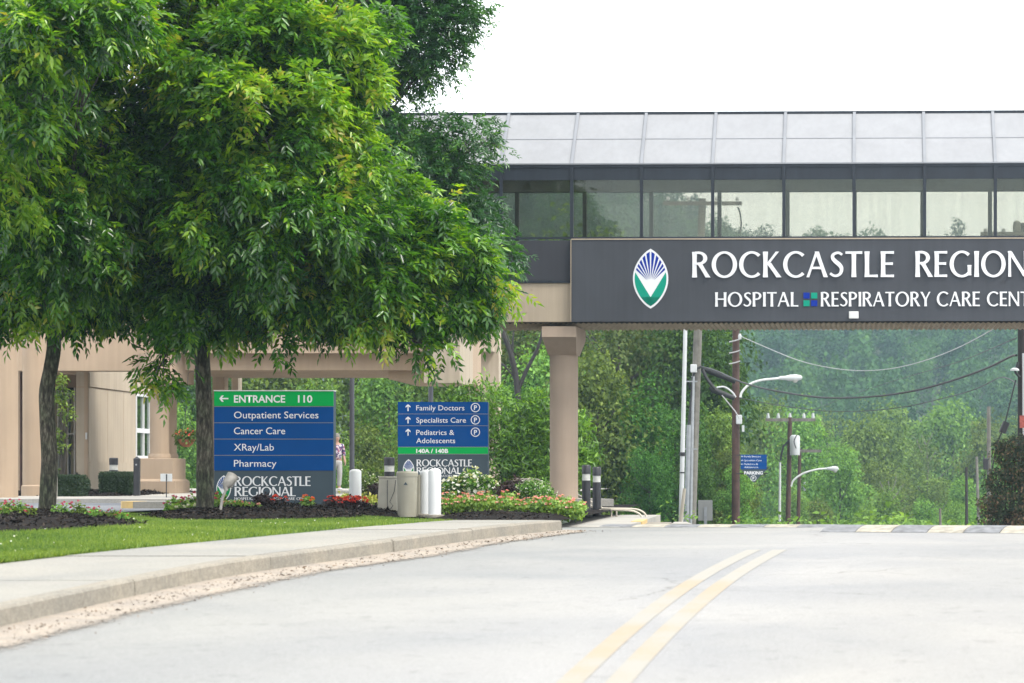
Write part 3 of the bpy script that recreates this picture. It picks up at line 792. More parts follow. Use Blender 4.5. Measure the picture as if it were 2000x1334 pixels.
N = rs.normal(size=(n, 3)); N[:, 2] *= .2
Vv, T, v = leaves_at(P, D, N, .035+.032*rs.random(n), .008+.004*rs.random(n), .1, np.clip(.25+.35*pt+.2*rs.normal(size=n), 0, 1))
o = link('grass', np_mesh('grass', Vv, T, v), M['grass']); tag(o, kind='stuff', label='short bright green grass between the pavement and the flower beds')
n = 60; Y = 21+17*rs.random(n); r_ = np.array([lawn_right(y) for y in Y]); xm = XX(0, Y); X = r_-.15-(r_-xm)*rs.random(n)
P = np.stack([X, Y, np.array([gl(y) for y in Y])+.05], 1)
Vv, T, v = leaves_at(P, rs.normal(size=(n, 3)), np.tile([0, -.5, 1.], (n, 1)), .022, .02, .2, rs.random(n))
o = link('clover_flowers', np_mesh('clover_flowers', Vv, T, v), M['petW']); tag(o, kind='stuff', label='tiny white clover flowers dotted over the lawn')

# driveway and paths of the hospital forecourt
def flat(name, poly, dz, m, th=.0, zf=gl):
    b = B(); bm_v = [(x, y, zf(y)+dz) for x, y in poly]; n = len(poly)
    if th: 
        b.add(bm_v+[(x, y, z-th) for x, y, z in bm_v], [tuple(range(n))]+[(i, i+n, (i+1) % n+n, (i+1) % n) for i in range(n)])
    else: b.add(bm_v, [tuple(range(n))])
    return struct(b.build(name, m))
V = []; ysd = [41.2, 43, 46, 50, 55.5]
for Y in ysd: V += [(-42, Y, gl(Y)+.030), (-11.0 if Y < 52 else -10.6, Y, gl(Y)+.030)]
struct(link('driveway', new_mesh('driveway', V, [(2*i, 2*i+1, 2*i+3, 2*i+2) for i in range(4)]), M['lot']))
V = []
for Y in [55.5, 60, 66, 75, 84]: V += [(-42, Y, gl(Y)+.12), (-3.9 if Y < 60 else -6, Y, gl(Y)+.12)]
b = B(); b.add(V, [(2*i, 2*i+1, 2*i+3, 2*i+2) for i in range(4)]); b.add([(-42, 55.5, gl(55.5)+.12), (-3.9, 55.5, gl(55.5)+.12), (-3.9, 55.5, gl(55)-.1), (-42, 55.5, gl(55)-.1)], [(3, 2, 1, 0)])
struct(b.build('forecourt_paving', M['slab']))
# kerbed island end with a yellow nose, right of the driveway
isl = thing('kerb_island', (XX(310, 47), 47, gl(47)), 'low concrete kerb island with a yellow painted nose at the driveway end', 'kerb')
b = B(); pr = []
for t in np.linspace(math.pi/2, 3*math.pi/2, 9): pr.append((-.35+.32*math.cos(t), .0+.5*math.sin(t)))
b.slab([(.75, -.5), (.75, .5)]+pr, 0, .15).build('kerb_edge', M['concrete'], isl)
b = B(); b.slab([(-.345+.325*math.cos(t), .505*math.sin(t)) for t in np.linspace(math.pi/2, 3*math.pi/2, 9)], .02, .155).build('yellow_nose', M['yel'], isl)

# mulch beds: mounded sheets with loose chips on top
def mound(label, outline, h, seed, extra=None, z0=None):
    """outline in (x, y) metres; height h in the middle"""
    rng = np.random.default_rng(seed); O = np.array(outline, float)
    xs, ys = np.linspace(O[:, 0].min(), O[:, 0].max(), 34), np.linspace(O[:, 1].min(), O[:, 1].max(), 34)
    def inside(x, y):
        c = False; n = len(O)
        for i in range(n):
            x1, y1 = O[i]; x2, y2 = O[(i+1) % n]
            if (y1 > y) != (y2 > y) and x < (x2-x1)*(y-y1)/(y2-y1)+x1: c = not c
        return c
    def dist(x, y):
        d = 1e9; n = len(O)
        for i in range(n):
            a, b_ = O[i], O[(i+1) % n]; ab = b_-a; t = np.clip(np.dot(np.array([x, y])-a, ab)/max(1e-9, ab@ab), 0, 1)
            d = min(d, np.hypot(*(a+t*ab-np.array([x, y]))))
        return d
    def hz(x, y):
        if not inside(x, y): return gl(y)-.04
        q = min(1, dist(x, y)/.8); return gl(y)+.02+h*(q**.7)+.02*math.sin(x*5+y*3)*q
    Z = [[hz(x, y) for x in xs] for y in ys]; V = [(x, y, Z[j][i]) for j, y in enumerate(ys) for i, x in enumerate(xs)]
    n = 34; Fc = [(j*n+i, j*n+i+1, (j+1)*n+i+1, (j+1)*n+i) for j in range(n-1) for i in range(n-1)]
    o = link('mulch_bed', new_mesh('mulch_bed', V, Fc, True), M['mulch']); tag(o, kind='structure', label=label)
    k = int(2600*min(3, (xs[-1]-xs[0])*(ys[-1]-ys[0])/12)); px = rng.uniform(xs[0], xs[-1], k); py = rng.uniform(ys[0], ys[-1], k)
    keep = np.array([inside(a, b_) for a, b_ in zip(px, py)]); px, py = px[keep], py[keep]
    pz = np.array([hz(a, b_) for a, b_ in zip(px, py)])+.008; D = rng.normal(size=(len(px), 3)); D[:, 2] *= .35
    Vv, T, v = leaves_at(np.stack([px, py, pz], 1), D, rng.normal(size=(len(px), 3))+[0, 0, 1.2], .03+.05*rng.random(len(px)), .018+.02*rng.random(len(px)), .3, rng.random(len(px)))
    o2 = link('mulch_chips', np_mesh('mulch_chips', Vv, T, v), M['chips']); tag(o2, kind='stuff', label='loose dark bark chips on the '+label)
    return hz
M['chips'] = leaf_mat("bark_chip", [(.006, .005, .005), (.018, .014, .012), (.055, .045, .038)], .9, 0, spec=.1)
def ghit(x, y):
    lo, hi = 12., 60.
    for _ in range(50):
        mid = (lo+hi)/2
        if HY-F*(gl(mid)-EYE)/mid > y: lo = mid
        else: hi = mid
    return XX(x, lo), lo
hzA = mound('dark mulch bed round the trunk by the driveway', [ghit(-70, 1046), ghit(60, 1042), ghit(160, 1037), ghit(225, 1032), ghit(290, 1030), ghit(255, 1021), ghit(215, 1013), (-10.9, 39.9), (-14.2, 40.4)], .08, 1)
hzB = mound('black mulch bed in front of the tall entrance sign', [(XX(262, 38), 38), ghit(320, 1019), ghit(420, 1021), ghit(500, 1020), ghit(600, 1018), ghit(690, 1016), (XX(738, 38.5), 38.5), (-6.1, 41.5), (-6.1, 47), (-9.5, 47.5), (-10.4, 45)], .09, 2)
hzC = mound('dark mulch bed below the bridge column', [(-6.8, 42.3), (-5.5, 39.9), (-4.75, 36.8), (-4.3, 34.2), (-3.6, 34.1), (-3.45, 36.5), (-3.75, 42), (-4.15, 50), (-5, 56), (-12, 58), (-10, 48.5), (-6.2, 47.5)], .05, 3)
hzD = mound('dark mulch bed under the hedges by the entrance wall', [(-20, 61), (-15.9, 59.6), (-15.4, 61), (-16, 70.5), (-19, 70.5), (-21, 66)], .16, 4)
# raised slab at the driveway mouth right of the column, its far end painted yellow
ap = thing('concrete_landing', (0, 44, 0), None, None); struct(ap)
b = B(); P_ = [(XX(1113, 44), 44), (XX(1252, 44), 44), (XX(1262, 46.5), 46.5), (XX(1290, 52), 52), (XX(1120, 52), 52)]
b.slab([(x, y-44) for x, y in P_], 1.05, 1.215).build('landing_slab', M['slab'], ap)
b = B(); xa, xb = XX(1113, 44), XX(1252, 44)
b.add([(xa+.1, -4.2, zr(39.8)+.004), (xb-.1, -4.2, zr(39.8)+.004), (xb, -.002, 1.214), (xa, -.002, 1.214), (xa, -.002, 1.0), (xb, -.002, 1.0)], [(0, 1, 2, 3), (0, 3, 4), (1, 5, 2)]).build('ramp_slab', M['slab'], ap)
b = B(); P_ = [(XX(1232, 43.99), 43.99), (XX(1254.5, 43.99), 43.99), (XX(1264.5, 46.5), 46.5), (XX(1246, 46.5), 46.5)]
b.slab([(x, y-44) for x, y in P_], 1.06, 1.222).build('yellow_edge', M['yel'], ap)
b = B(); P_ = [(XX(1256, 45), 45), (XX(1306, 45), 45), (XX(1312, 47), 47), (XX(1266, 47), 47)]
b.slab([(x, y-44) for x, y in P_], 1.03, 1.155).build('dark_edge', M['kerb'], ap)
b = B(); P_ = [(XX(1310, 46), 46), (XX(1352, 46), 46), (XX(1340, 48), 48), (XX(1318, 48), 48)]
b.slab([(x, y-44) for x, y in P_], 1.0, 1.145).build('pole_footing', M['slab'], ap)

# rubber speed humps: alternating black and cream modules, each its own piece
M['hump_k'] = mat("black_rubber", (.19, .195, .205), .85, .35, 9, .4, 60)
M['hump_y'] = mat("worn_cream_rubber", (.37, .34, .275), .85, .3, 9, .4, 60)
def hump(label, x0, x1, Ya, Yb, wid, h, seg, skew):
    X0, X1 = XX(x0, Ya), XX(x1, Yb); t = thing('speed_hump', (X0, Ya, zr(Ya)), label, 'speed hump')
    n = int((X1-X0)/seg); rr = random.Random(int(x0))
    for i in range(n):
        xa, xb = X0+(X1-X0)*i/n+.006, X0+(X1-X0)*(i+1)/n-.006; V = []; K = 9
        for x in (xa, xb):
            Yc = Ya+(Yb-Ya)*((x-X0)/(X1-X0))
            for k in range(K):
                s = k/(K-1); V.append((x-X0+skew*s, Yc-Ya+wid*(s-.5), zr(Yc+wid*(s-.5))-zr(Ya)+h*math.sin(math.pi*s)**.8+.002+rr.uniform(0, .004)))
            V.append((x-X0+skew, Yc-Ya+wid*.5, zr(Yc)-zr(Ya)-.03)); V.append((x-X0, Yc-Ya-wid*.5, zr(Yc)-zr(Ya)-.03))
        m_ = K+2; Fc = [(k, k+m_, k+m_+1, k+1) for k in range(K-1)]+[tuple(range(m_))[::-1], tuple(range(m_, 2*m_))]
        link('hump_module', new_mesh('hump_module', V, [tuple(f) for f in Fc]), M['hump_y' if i % 2 else 'hump_k'], t)
    return t
hump('long low black and cream rubber speed hump beyond the crest', 1172, 1620, 40.5, 40, .9, .045, .46, .25)
hump('taller striped rubber speed hump crossing the right lane', 1600, 2160, 33.6, 32.4, 1.1, .085, .42, .35)
# ---------------------------------------------------------------- pedestrian bridge
BR = 1.72*math.pi/180; BO = Vector((XX(1700, 55), 55, 0))
def U(x, back=0):
    """position along the bridge of photograph column x, at distance back behind its front face"""
    k = (x-PX)/F; c, s = math.cos(BR), math.sin(BR)
    ox, oy = BO.x+back*s, BO.y+back*c
    return (k*oy-ox)/(c+k*s)
def ZB(y, Y=55): return ZZ(y, Y)
bridge = thing('pedestrian_bridge', BO, 'glazed grey footbridge with a hospital name board spanning the road', 'footbridge', rz=-BR)
D_ = 2.5                      # depth of the bridge
UL, UR = U(565), U(2222)
bays = [U(x) for x in (565, 703, 841, 979, 1117, 1253, 1392, 1531, 1668, 1806, 1944, 2082, 2222)]
zE, zT, zH, zS, zPB, zG, zBt = ZB(320), 9.96, ZB(350), ZB(466), ZB(551), ZB(628), ZB(628)
uJ = U(1117)
# floor, deck, ceiling
B().box(UL, UR, .12, D_-.12, zPB-.02, zPB+.16).build('floor_slab', M['ceil'], bridge)
B().box(UL, UR, .10, D_-.10, zH+.02, zH+.10).build('ceiling', M['ceil'], bridge)
# girders
for y0, y1 in ((.0, .34), (D_-.34, D_)):
    B().box(UL, uJ-.02, y0, y1, zG, zPB-.004, .012).build('girder', M['girder'], bridge)
B().box(uJ+.01, UR, .10, .40, zG+.02, zPB).build('girder', M['girder'], bridge)
B().box(uJ+.01, UR, D_-.34, D_, zG, zPB).build('girder', M['girder'], bridge)
# tie holes in the girder face
for x, y in ((1038, 565), (1028, 609), (985, 565)):
    b = B(); b.lathe([(.022, 0), (.022, .004)], 10, (0, 0, 0)); 
    k = len(b.V)-20
    for i in range(k, len(b.V)):
        v = b.V[i]; b.V[i] = Vector((U(x)+v.x, -.003-v.z, ZB(y)+v.y))
    b.build('tie_hole', M['deckm'], bridge)
# name board standing proud of the face, with its side return and a pale top flashing
B().box(uJ, UR, -.10, .0, zG, zS-.02, .004).build('name_board', M['board'], bridge)
B().box(uJ-.004, UR, -.112, .0, zS-.018, zS+.006).build('board_flashing', M['girder'], bridge)
B().box(uJ-.018, uJ-.003, -.108, -.0, zG, zS-.02).build('board_edge', M['girder'], bridge)
# dark panels below the windows on the left
for a, c in zip(bays, bays[1:]):
    if a < uJ-.1: B().box(a+.012, c-.012 if c < uJ-.1 else uJ-.02, -.02, .10, zPB+.05, zS-.02).build('spandrel_panel', M['panelD'], bridge)
B().box(UL, uJ-.02, -.035, .1, zPB, zPB+.046).build('panel_rail', M['dark'], bridge)
# window walls front and back
near = M['glassB']
for side, y in (('f', 0.), ('b', D_)):
    sg = -1 if side == 'f' else 1
    yo = y+sg*.03; yi = y-sg*.05; lo, hi = min(yo, yi), max(yo, yi)
    B().box(UL, UR, lo, hi, zE-.06, zE).build('eaves_rail', M['dark'], bridge)
    B().box(UL, UR, lo+.008, hi-.008, zS+.006, zS+.05).build('sill_rail', M['dark'], bridge)
    for i, u in enumerate(bays):
        wd = .034 if side == 'f' else .045
        o = B().box(u-wd, u+wd, lo-.012, hi+.004, zS+.05, zE-.06).build('mullion', M['dark'], bridge)
    for a, c in zip(bays, bays[1:]):
        B().box(a+.036, c-.036, y-.012, y+.012, zH-.0, zE-.061).build('header_panel', M['panelH'] if 'panelH' in M else M['dark'], bridge)
        B().box(a+.036, c-.036, y-.004, y+.004, zS+.051, zH-.002).build('window_pane', near, bridge)
    if side == 'b':
        B().box(UL, UR, D_-.10, D_+.0, zPB+.01, zS-.0).build('rear_panel', M['panelD'], bridge)
# glazed roof: two sloping rows of frosted panels, bars between them and a flat ridge
rb = 1.22; zm = (zE+zT)/2+.02
def rp(u0, u1, t0, t1, th, m, nm):
    b = B()
    for fl in (0, 1):
        V = []
        for (u, t) in ((u0, t0), (u1, t0), (u1, t1), (u0, t1)):
            y = t*rb; z = zE+(zT-zE)*t
            if fl: y = D_-y
            V.append((u, y, z))
        nrm = Vector((0, -(zT-zE), rb)).normalized()*th
        if fl: nrm.y *= -1
        V2 = [tuple(Vector(v)+nrm) for v in V]
        o = B(); q = V+V2
        Fq = [(3,2,1,0),(4,5,6,7),(0,1,5,4),(1,2,6,5),(2,3,7,6),(3,0,4,7)]
        if fl: Fq = [f[::-1] for f in Fq]
        o.add(q, Fq); o.build(nm, m, bridge)
for a, c in zip(bays, bays[1:]):
    rp(a+.03, c-.03, .015, .49, .02, M['roofp'], 'roof_panel'); rp(a+.03, c-.03, .50, .985, .02, M['roofp'], 'roof_panel')
for u in bays: rp(u-.032, u+.032, -.01, 1.0, .055, M['alu'], 'roof_bar')
rp(UL, UR, .488, .502, .028, M['alu'], 'roof_rail')
B().box(UL, UR, rb-.03, D_-rb+.03, zT, zT+.06).build('ridge_cap', M['dark'], bridge)
B().box(UL, UR, -.05, .012, zE+.001, zE+.03).build('gutter', M['alu'], bridge)
# corrugated deck sheet below
V = []; n = int((UR-UL)/.055)
for i in range(n+1):
    u = UL+(UR-UL)*i/n; z = zG-.012-(.04 if i % 2 else 0)
    V += [(u, -.02 if u < uJ else -.085, z), (u, D_, z)]
link('deck_sheet', new_mesh('deck_sheet', V, [(2*i, 2*i+2, 2*i+3, 2*i+1) for i in range(n)]), M['deckm'], bridge)
B().box(UL, UR, .03, D_, zG-.006, zG-.002).build('soffit', M['ceil'], bridge)
# lettering
g = ZB
flared_text('ROCKCASTLE', U(1352), U(1747), g(542), g(492), -.10, 'lettering', M['white'], bridge, dep=.025)
flared_text('REGIONAL', U(1787), U(1787)+(U(1747)-U(1352))*.735, g(542), g(492), -.10, 'lettering', M['white'], bridge, dep=.025)
flared_text('HOSPITAL', U(1397), U(1560), g(599), g(571), -.10, 'lettering', M['white'], bridge, dep=.02)
flared_text('RESPIRATORY CARE CENTER', U(1603), U(1603)+(U(1560)-U(1397))*2.72, g(599), g(571), -.10, 'lettering', M['white'], bridge, dep=.02)
for x0, y0, m in ((1569.5, 572, 'logoB'), (1584.5, 572, 'logoG'), (1569.5, 587, 'logoG'), (1584.5, 587, 'logoB')):
    B().box(U(x0), U(x0+12), -.115, -.10, g(y0+11.5), g(y0)).build('emblem_square', M[m], bridge)
logo(U(1271.5), g(544), (U(1306)-U(1237))/2, (g(485.5)-g(602.5))/2, -.10, bridge, M['logoG'], M['logoB'])
B().box(U(1658), U(1677), -.16, -.10, g(623), g(609), .01).build('junction_box', M['whitep'], bridge)
# column with a splayed head
cb = (U(1101.5, .9)+.0, .9)
col = B(); r = .31
col.lathe([(r*1.0, 1.30), (r, 4.75)], 28, (cb[0], cb[1], 0)).build('column', M['colm'], bridge)
hx, hy0, hy1 = .37, .0, 1.85
z2, z1, z0 = zG-.09, ZB(657), ZB(690)
V = [(cb[0]-hx, hy0, z2), (cb[0]+hx, hy0, z2), (cb[0]+hx, hy1, z2), (cb[0]-hx, hy1, z2), (cb[0]-hx, hy0, z1), (cb[0]+hx, hy0, z1), (cb[0]+hx, hy1, z1), (cb[0]-hx, hy1, z1),
     (cb[0]-r, cb[1]-r, z0), (cb[0]+r, cb[1]-r, z0), (cb[0]+r, cb[1]+r, z0), (cb[0]-r, cb[1]+r, z0)]
b = B(); b.add(V, [(0,1,2,3)[::1], (8,11,10,9)]+[(i+4, (i+1) % 4+4, (i+1) % 4, i) for i in range(4)]+[(i+8, (i+1) % 4+8, (i+1) % 4+4, i+4) for i in range(4)])
b.build('column_head', M['colm'], bridge)
# right hand column, outside the picture, that carries the far end
col = B(); col.lathe([(r, .2), (r, 4.75)], 28, (UR+.5, cb[1], 0)).build('column', M['colm'], bridge)
# ---------------------------------------------------------------- the two way-finding signs
def sx(x, Y): return XX(x, Y)
Y1 = 45.; k1 = F/Y1
L1, T1, Bz1 = XX(418, Y1), ZZ(763, Y1), gl(45)-.05
s1 = thing('entrance_sign', (L1, Y1, 0), 'tall blue and green sign reading ENTRANCE 110, beside the tree trunk', 'sign')
W1 = (651-418)/k1
def z1_(y): return ZZ(y, Y1)
def x1_(x): return (x-418)/k1
B().box(0, W1, .02, .26, Bz1, T1-.01, .006).build('sign_body', M['slate'], s1)
B().box(0, W1, 0, .02, z1_(793), z1_(764), 0).build('header_panel', M['green'], s1)
for a, c in ((795, 825), (826.4, 856.8), (858.2, 888.6), (890, 919)):
    B().box(0, W1, 0, .02, z1_(c), z1_(a)).build('blue_panel', M['blue'], s1)
B().box(0, W1, .001, .02, z1_(1010), z1_(920)).build('base_panel', M['slate'], s1)
B().box(-.004, W1+.004, -.006, .27, z1_(764)+.001, z1_(762.2)).build('top_trim', M['winw'], s1)
for y in (794, 825.7, 857.5, 889.3): B().box(0, W1, -.003, .01, z1_(y+.5), z1_(y-.5)).build('panel_joint', M['jointm'] if 'jointm' in M else M['alu'], s1)
T = lambda t, x0, x1, zb, cap, **k: sans_text(t, x1_(x0), x1_(x1), z1_(zb), cap/k1, 0, 'lettering', M['white'], s1, **k)
T('ENTRANCE', 457, 557, 786, 14.5, bold=.022); T('110', 582, 610, 786, 14.5, bold=.022)
T('Outpatient Services', 457, 622, 817, 14); T('Cancer Care', 457, 557, 848, 14); T('XRay/Lab', 457, 535, 880, 14); T('Pharmacy', 457, 540, 911.5, 14)
arrow(x1_(437.5), z1_(778.5), 17/k1, math.pi, 0, s1, .17)
logo(x1_(437), z1_(954), 14.3/k1, 25.6/k1, 0, s1, M['logoG2'], M['logoB2'], .06)
flared_text('ROCKCASTLE', x1_(458), x1_(607), z1_(949), z1_(930.5), 0, 'lettering', M['white'], s1, dep=.003, gap=.03)
flared_text('REGIONAL', x1_(458), x1_(578), z1_(969), z1_(951), 0, 'lettering', M['white'], s1, dep=.003, gap=.03)
flared_text('HOSPITAL', x1_(458), x1_(495), z1_(976.5), z1_(971.5), 0, 'lettering', M['white'], s1, dep=.003)
flared_text('RESPIRATORY CARE CENTER', x1_(504.5), x1_(607), z1_(976.5), z1_(971.5), 0, 'lettering', M['white'], s1, dep=.003)
for dx in (0, 3): 
    for dy in (0, 3): B().box(x1_(496.8+dx), x1_(499.2+dx), -.003, 0, z1_(973.6+dy), z1_(971.4+dy)).build('emblem_square', M['white'], s1)

Y2 = 61.; k2 = F/Y2
s2 = thing('direction_sign', (XX(777, Y2), Y2, 0), 'blue sign listing Family Doctors, Specialists Care and Pediatrics with upward arrows', 'sign')
W2 = (953-777)/k2
def z2_(y): return ZZ(y, Y2)
def x2_(x): return (x-777)/k2
B().box(0, W2, .02, .26, gl(61)-.05, z2_(786), .006).build('sign_body', M['slate'], s2)
for a, c in ((785, 808), (809, 831), (832, 872.5)): B().box(0, W2, 0, .02, z2_(c), z2_(a)).build('blue_panel', M['blue'], s2)
B().box(0, W2, 0, .02, z2_(886.5), z2_(873.5)).build('green_panel', M['green'], s2)
B().box(0, W2, .001, .02, z2_(1000), z2_(887.5)).build('base_panel', M['slate'], s2)
for y in (808.5, 831.5, 873, 887): B().box(0, W2, -.003, .01, z2_(y+.5), z2_(y-.5)).build('panel_joint', M['alu'], s2)
T = lambda t, x0, x1, zb, cap, **k: sans_text(t, x2_(x0), x2_(x1), z2_(zb), cap/k2, 0, 'lettering', M['white'], s2, **k)
T('Family Doctors', 813, 907, 801.5, 10.5); T('Specialists Care', 813, 910, 825.5, 10.5); T('Pediatrics &', 813, 887, 849.5, 10.5); T('Adolescents', 813, 889, 865.5, 10.5)
T('140A / 140B', 813, 875.5, 884.5, 8, bold=.03)
for y in (796.5, 820.5, 844.5):
    arrow(x2_(797), z2_(y), 13/k2, math.pi/2, 0, s2, .17)
    ringP(x2_(928.5), z2_(y-.5), 9/k2, 0, s2)
logo(x2_(798), z2_(916.5), 11/k2, 19.5/k2, 0, s2, M['logoG2'], M['logoB2'], .07)
flared_text('ROCKCASTLE', x2_(813.5), x2_(922), z2_(911), z2_(897.5), 0, 'lettering', M['white'], s2, dep=.003, gap=.03)
flared_text('REGIONAL', x2_(813.5), x2_(901), z2_(925.5), z2_(913), 0, 'lettering', M['white'], s2, dep=.003, gap=.03)
flared_text('HOSPITAL', x2_(813.5), x2_(840), z2_(931.5), z2_(927.5), 0, 'lettering', M['white'], s2, dep=.003)
flared_text('RESPIRATORY CARE CENTER', x2_(847), x2_(922), z2_(931.5), z2_(927.5), 0, 'lettering', M['white'], s2, dep=.003)

# ---------------------------------------------------------------- bollards, boxes, lights in the bed
def white_bollard(x, yt, yb, Y, label):
    t = thing('white_bollard', at(x, 0, Y)*1, label, 'bollard', group='white bollards guarding the utility boxes'); zb = gl(Y)-.02; t.location.z = zb
    H = ZZ(yt, Y)-zb; r = .098
    B().lathe([(r, 0), (r, H-.05)]+[(r*math.cos(a), H-.05+.05*math.sin(a)) for a in np.linspace(.2, 1.45, 6)], 24).build('post', M['whitep'], t)
    B().lathe([(r+.05, .0), (r+.05, .035), (r+.02, .045)], 20).build('footing', M['kerb'], t)
white_bollard(694, 916, 1000, 41.5, 'white steel bollard on its own to the left of the beige utility boxes')
white_bollard(832.5, 917, 1010, 40.2, 'slightly hidden white bollard in the close pair right of the tan pedestal')
white_bollard(849, 914.5, 1011, 39.4, 'front white bollard of the close pair beside the grass edge')
ub = thing('utility_cabinet', (XX(755.5, 41), 41, gl(41)-.02), 'beige square utility cabinet with a dark stain, behind the tan pedestal', 'utility box')
h = ZZ(928, 41)-gl(41)
b = B(); b.add([(-.155, 0, 0), (.165, 0, 0), (.165, .33, 0), (-.155, .33, 0), (-.13, .02, h-.03), (.15, .02, h-.03), (.15, .31, h-.03), (-.13, .31, h-.03)], [(3,2,1,0),(4,5,6,7),(0,1,5,4),(1,2,6,5),(2,3,7,6),(3,0,4,7)])
b.build('cabinet_body', M['box'], ub)
B().box(-.14, .16, .01, .32, h-.035, h, .012).build('cabinet_lid', M['box'], ub)
B().box(.005, .012, .004, .012, .05, h-.06).build('door_seam', M['dark'], ub)
b = B(); b.tube([(.145, -.004, h-.06), (.12, -.007, h*.62), (.05, -.012, h*.35), (.10, -.012, h*.26), (.02, -.014, .05)], .005, 6); b.build('loose_cord', M['black'], ub)
b = B(); b.prism([(-.04, .0), (.05, .0), (.035, .10), (.02, .16), (-.02, .11)], -.004, .004); b.build('rust_stain', M['wood_dk'], ub)
up = thing('utility_pedestal', (XX(795, 40), 40, gl(40)-.02), 'tan tapered utility pedestal with a rounded cap between cabinet and bollards', 'utility box')
h = ZZ(920, 40)-gl(40)+.02
B().lathe([(.145, 0), (.148, .05), (.163, h-.08)], 28, sx=1, sy=.9).build('pedestal_body', M['tan'], up)
B().lathe([(.170, h-.085), (.172, h-.03), (.150, h-.006), (.06, h)], 28, sx=1, sy=.9).build('pedestal_cap', M['tan'], up)
B().prism([(-.03, h*.70), (.03, h*.70), (.0, h*.76)], -.150, -.138).build('warning_mark', M['slate'], up)
B().box(.10, .19, .10, .16, 0, h*.92, .01).build('rear_post', M['tan'], up)

def light_bollard(x, yt, Y, r, zb, label, group=None):
    t = thing('bollard_light', (XX(x, Y), Y, zb), label, 'bollard light', group=group); H = ZZ(yt, Y)-zb
    B().lathe([(r, 0), (r, H-.30)], 22).build('post', M['black'], t)
    B().lathe([(r*.93, H-.30), (r*.93, H-.17)], 22).build('lens', M['lens'], t)
    b = B(); b.lathe([(r*1.02, H-.172), (r*1.02, H-.02), (r*.85, H)], 22); b.build('lamp_cap', M['black'], t)
    B().lathe([(r*1.02, H-.315), (r*1.02, H-.298)], 22).build('collar', M['black'], t)
    b = B()
    for s in (-1, 1): b.box(s*r*1.5-.03, s*r*1.5+.03, -.03, .03, 0, .03)
    b.box(-r*1.6, r*1.6, -.035, .035, 0, .016); b.build('base_plate', M['greym'], t)
M['lens'] = mat("frosted_lens", (.50, .50, .47), .3, .25, 8)
g_ = 'pair of black bollard lights right of the bridge column'
light_bollard(1145, 908, 49, .083, zr(49)+.17, 'left one of two black bollard lights beside the bridge column', g_)
light_bollard(1165.5, 912, 50, .083, zr(50)+.19, 'right one of two black bollard lights beside the bridge column', g_)
light_bollard(760.5, 893, 53, .11, gl(53)-.02, 'black bollard light peeping over the beige utility cabinet')
light_bollard(222, 894, 62, .105, gl(62)-.02, 'short black lamp behind the clipped hedge by the entrance wall')
t = thing('black_post', (XX(267.5, 61), 61, gl(61)), 'square black post with a pointed cap beside the stepped column base', 'post')
H = ZZ(897, 61)-gl(61)
B().box(-.068, .068, -.068, .068, 0, H, .006).build('post', M['black'], t)
b = B(); b.add([(-.08, -.08, H), (.08, -.08, H), (.08, .08, H), (-.08, .08, H), (0, 0, H+.07)], [(3,2,1,0), (0,1,4), (1,2,4), (2,3,4), (3,0,4)]); b.build('post_cap', M['black'], t)
b = B(); b.lathe([(.02, 0), (.02, .01)], 12, (0, 0, 0)); b.V = [Vector((v.x, -.07-v.z, H-.13+v.y)) for v in b.V]; b.build('button', M['greym'], t)
t = thing('concrete_marker', (XX(107, 56.5), 56.5, gl(56)+.1), 'short pale concrete marker post just behind the left tree trunk', 'post')
B().box(-.045, .05, -.05, .05, 0, .52, .015).build('marker_post', M['slab'], t)

# floodlight on a leaning stake in front of the entrance sign
t = thing('floodlight', (XX(427, 37.2), 37.2, gl(37.2)), 'weathered grey floodlight on a leaning pole in front of the entrance sign', 'floodlight')
s = F/37.2
B().tube([(0, 0, -.05), (.05, .02, .3), (13.5/s, .05, 57/s)], [.022, .021, .019], 12).build('pole', M['rusty'], t)
b = B(); b.tube([(13.5/s, .05, 54/s), (12/s, .05, 62/s)], [.032, .036], 12); b.build('knuckle', M['rusty'], t)
b = B(); hd = [(.022, 0), (.055, .03), (.078, .10), (.085, .19), (.088, .235)]
b.lathe(hd, 18); R_ = Matrix.Translation((11/s, .05, 59/s)) @ Matrix.Rotation(math.radians(26), 4, 'Y') @ Matrix.Rotation(math.radians(-28), 4, 'X')
b.V = [R_ @ v for v in b.V]; b.build('lamp_housing', M['rusty'], t)
b = B(); b.lathe([(.086, .236), (.07, .243)], 18); b.V = [R_ @ v for v in b.V]; b.build('lamp_glass', M['lens'], t)
b = B()
for i in range(5): b.box(-.09+.0*i, .09, -.002, .002, .04+.03*i, .05+.03*i)
b.V = [R_ @ v for v in b.V]; b.build('cooling_fins', M['rusty'], t)

# small white sign on a stake
t = thing('stake_sign', (XX(325, 58), 58, gl(58)+.1), 'small faded white sign on a thin stake before the stepped column base', 'sign')
s = F/58
B().tube([(0, 0, 0), (0, 0, (968-921)/s)], .011, 8).build('stake', M['black'], t)
B().box(-12/s, 11/s, .012, .02, 33/s, 48/s, .003).build('sign_plate', M['whitep'], t)

# ---------------------------------------------------------------- hospital entrance: walls, canopy, columns

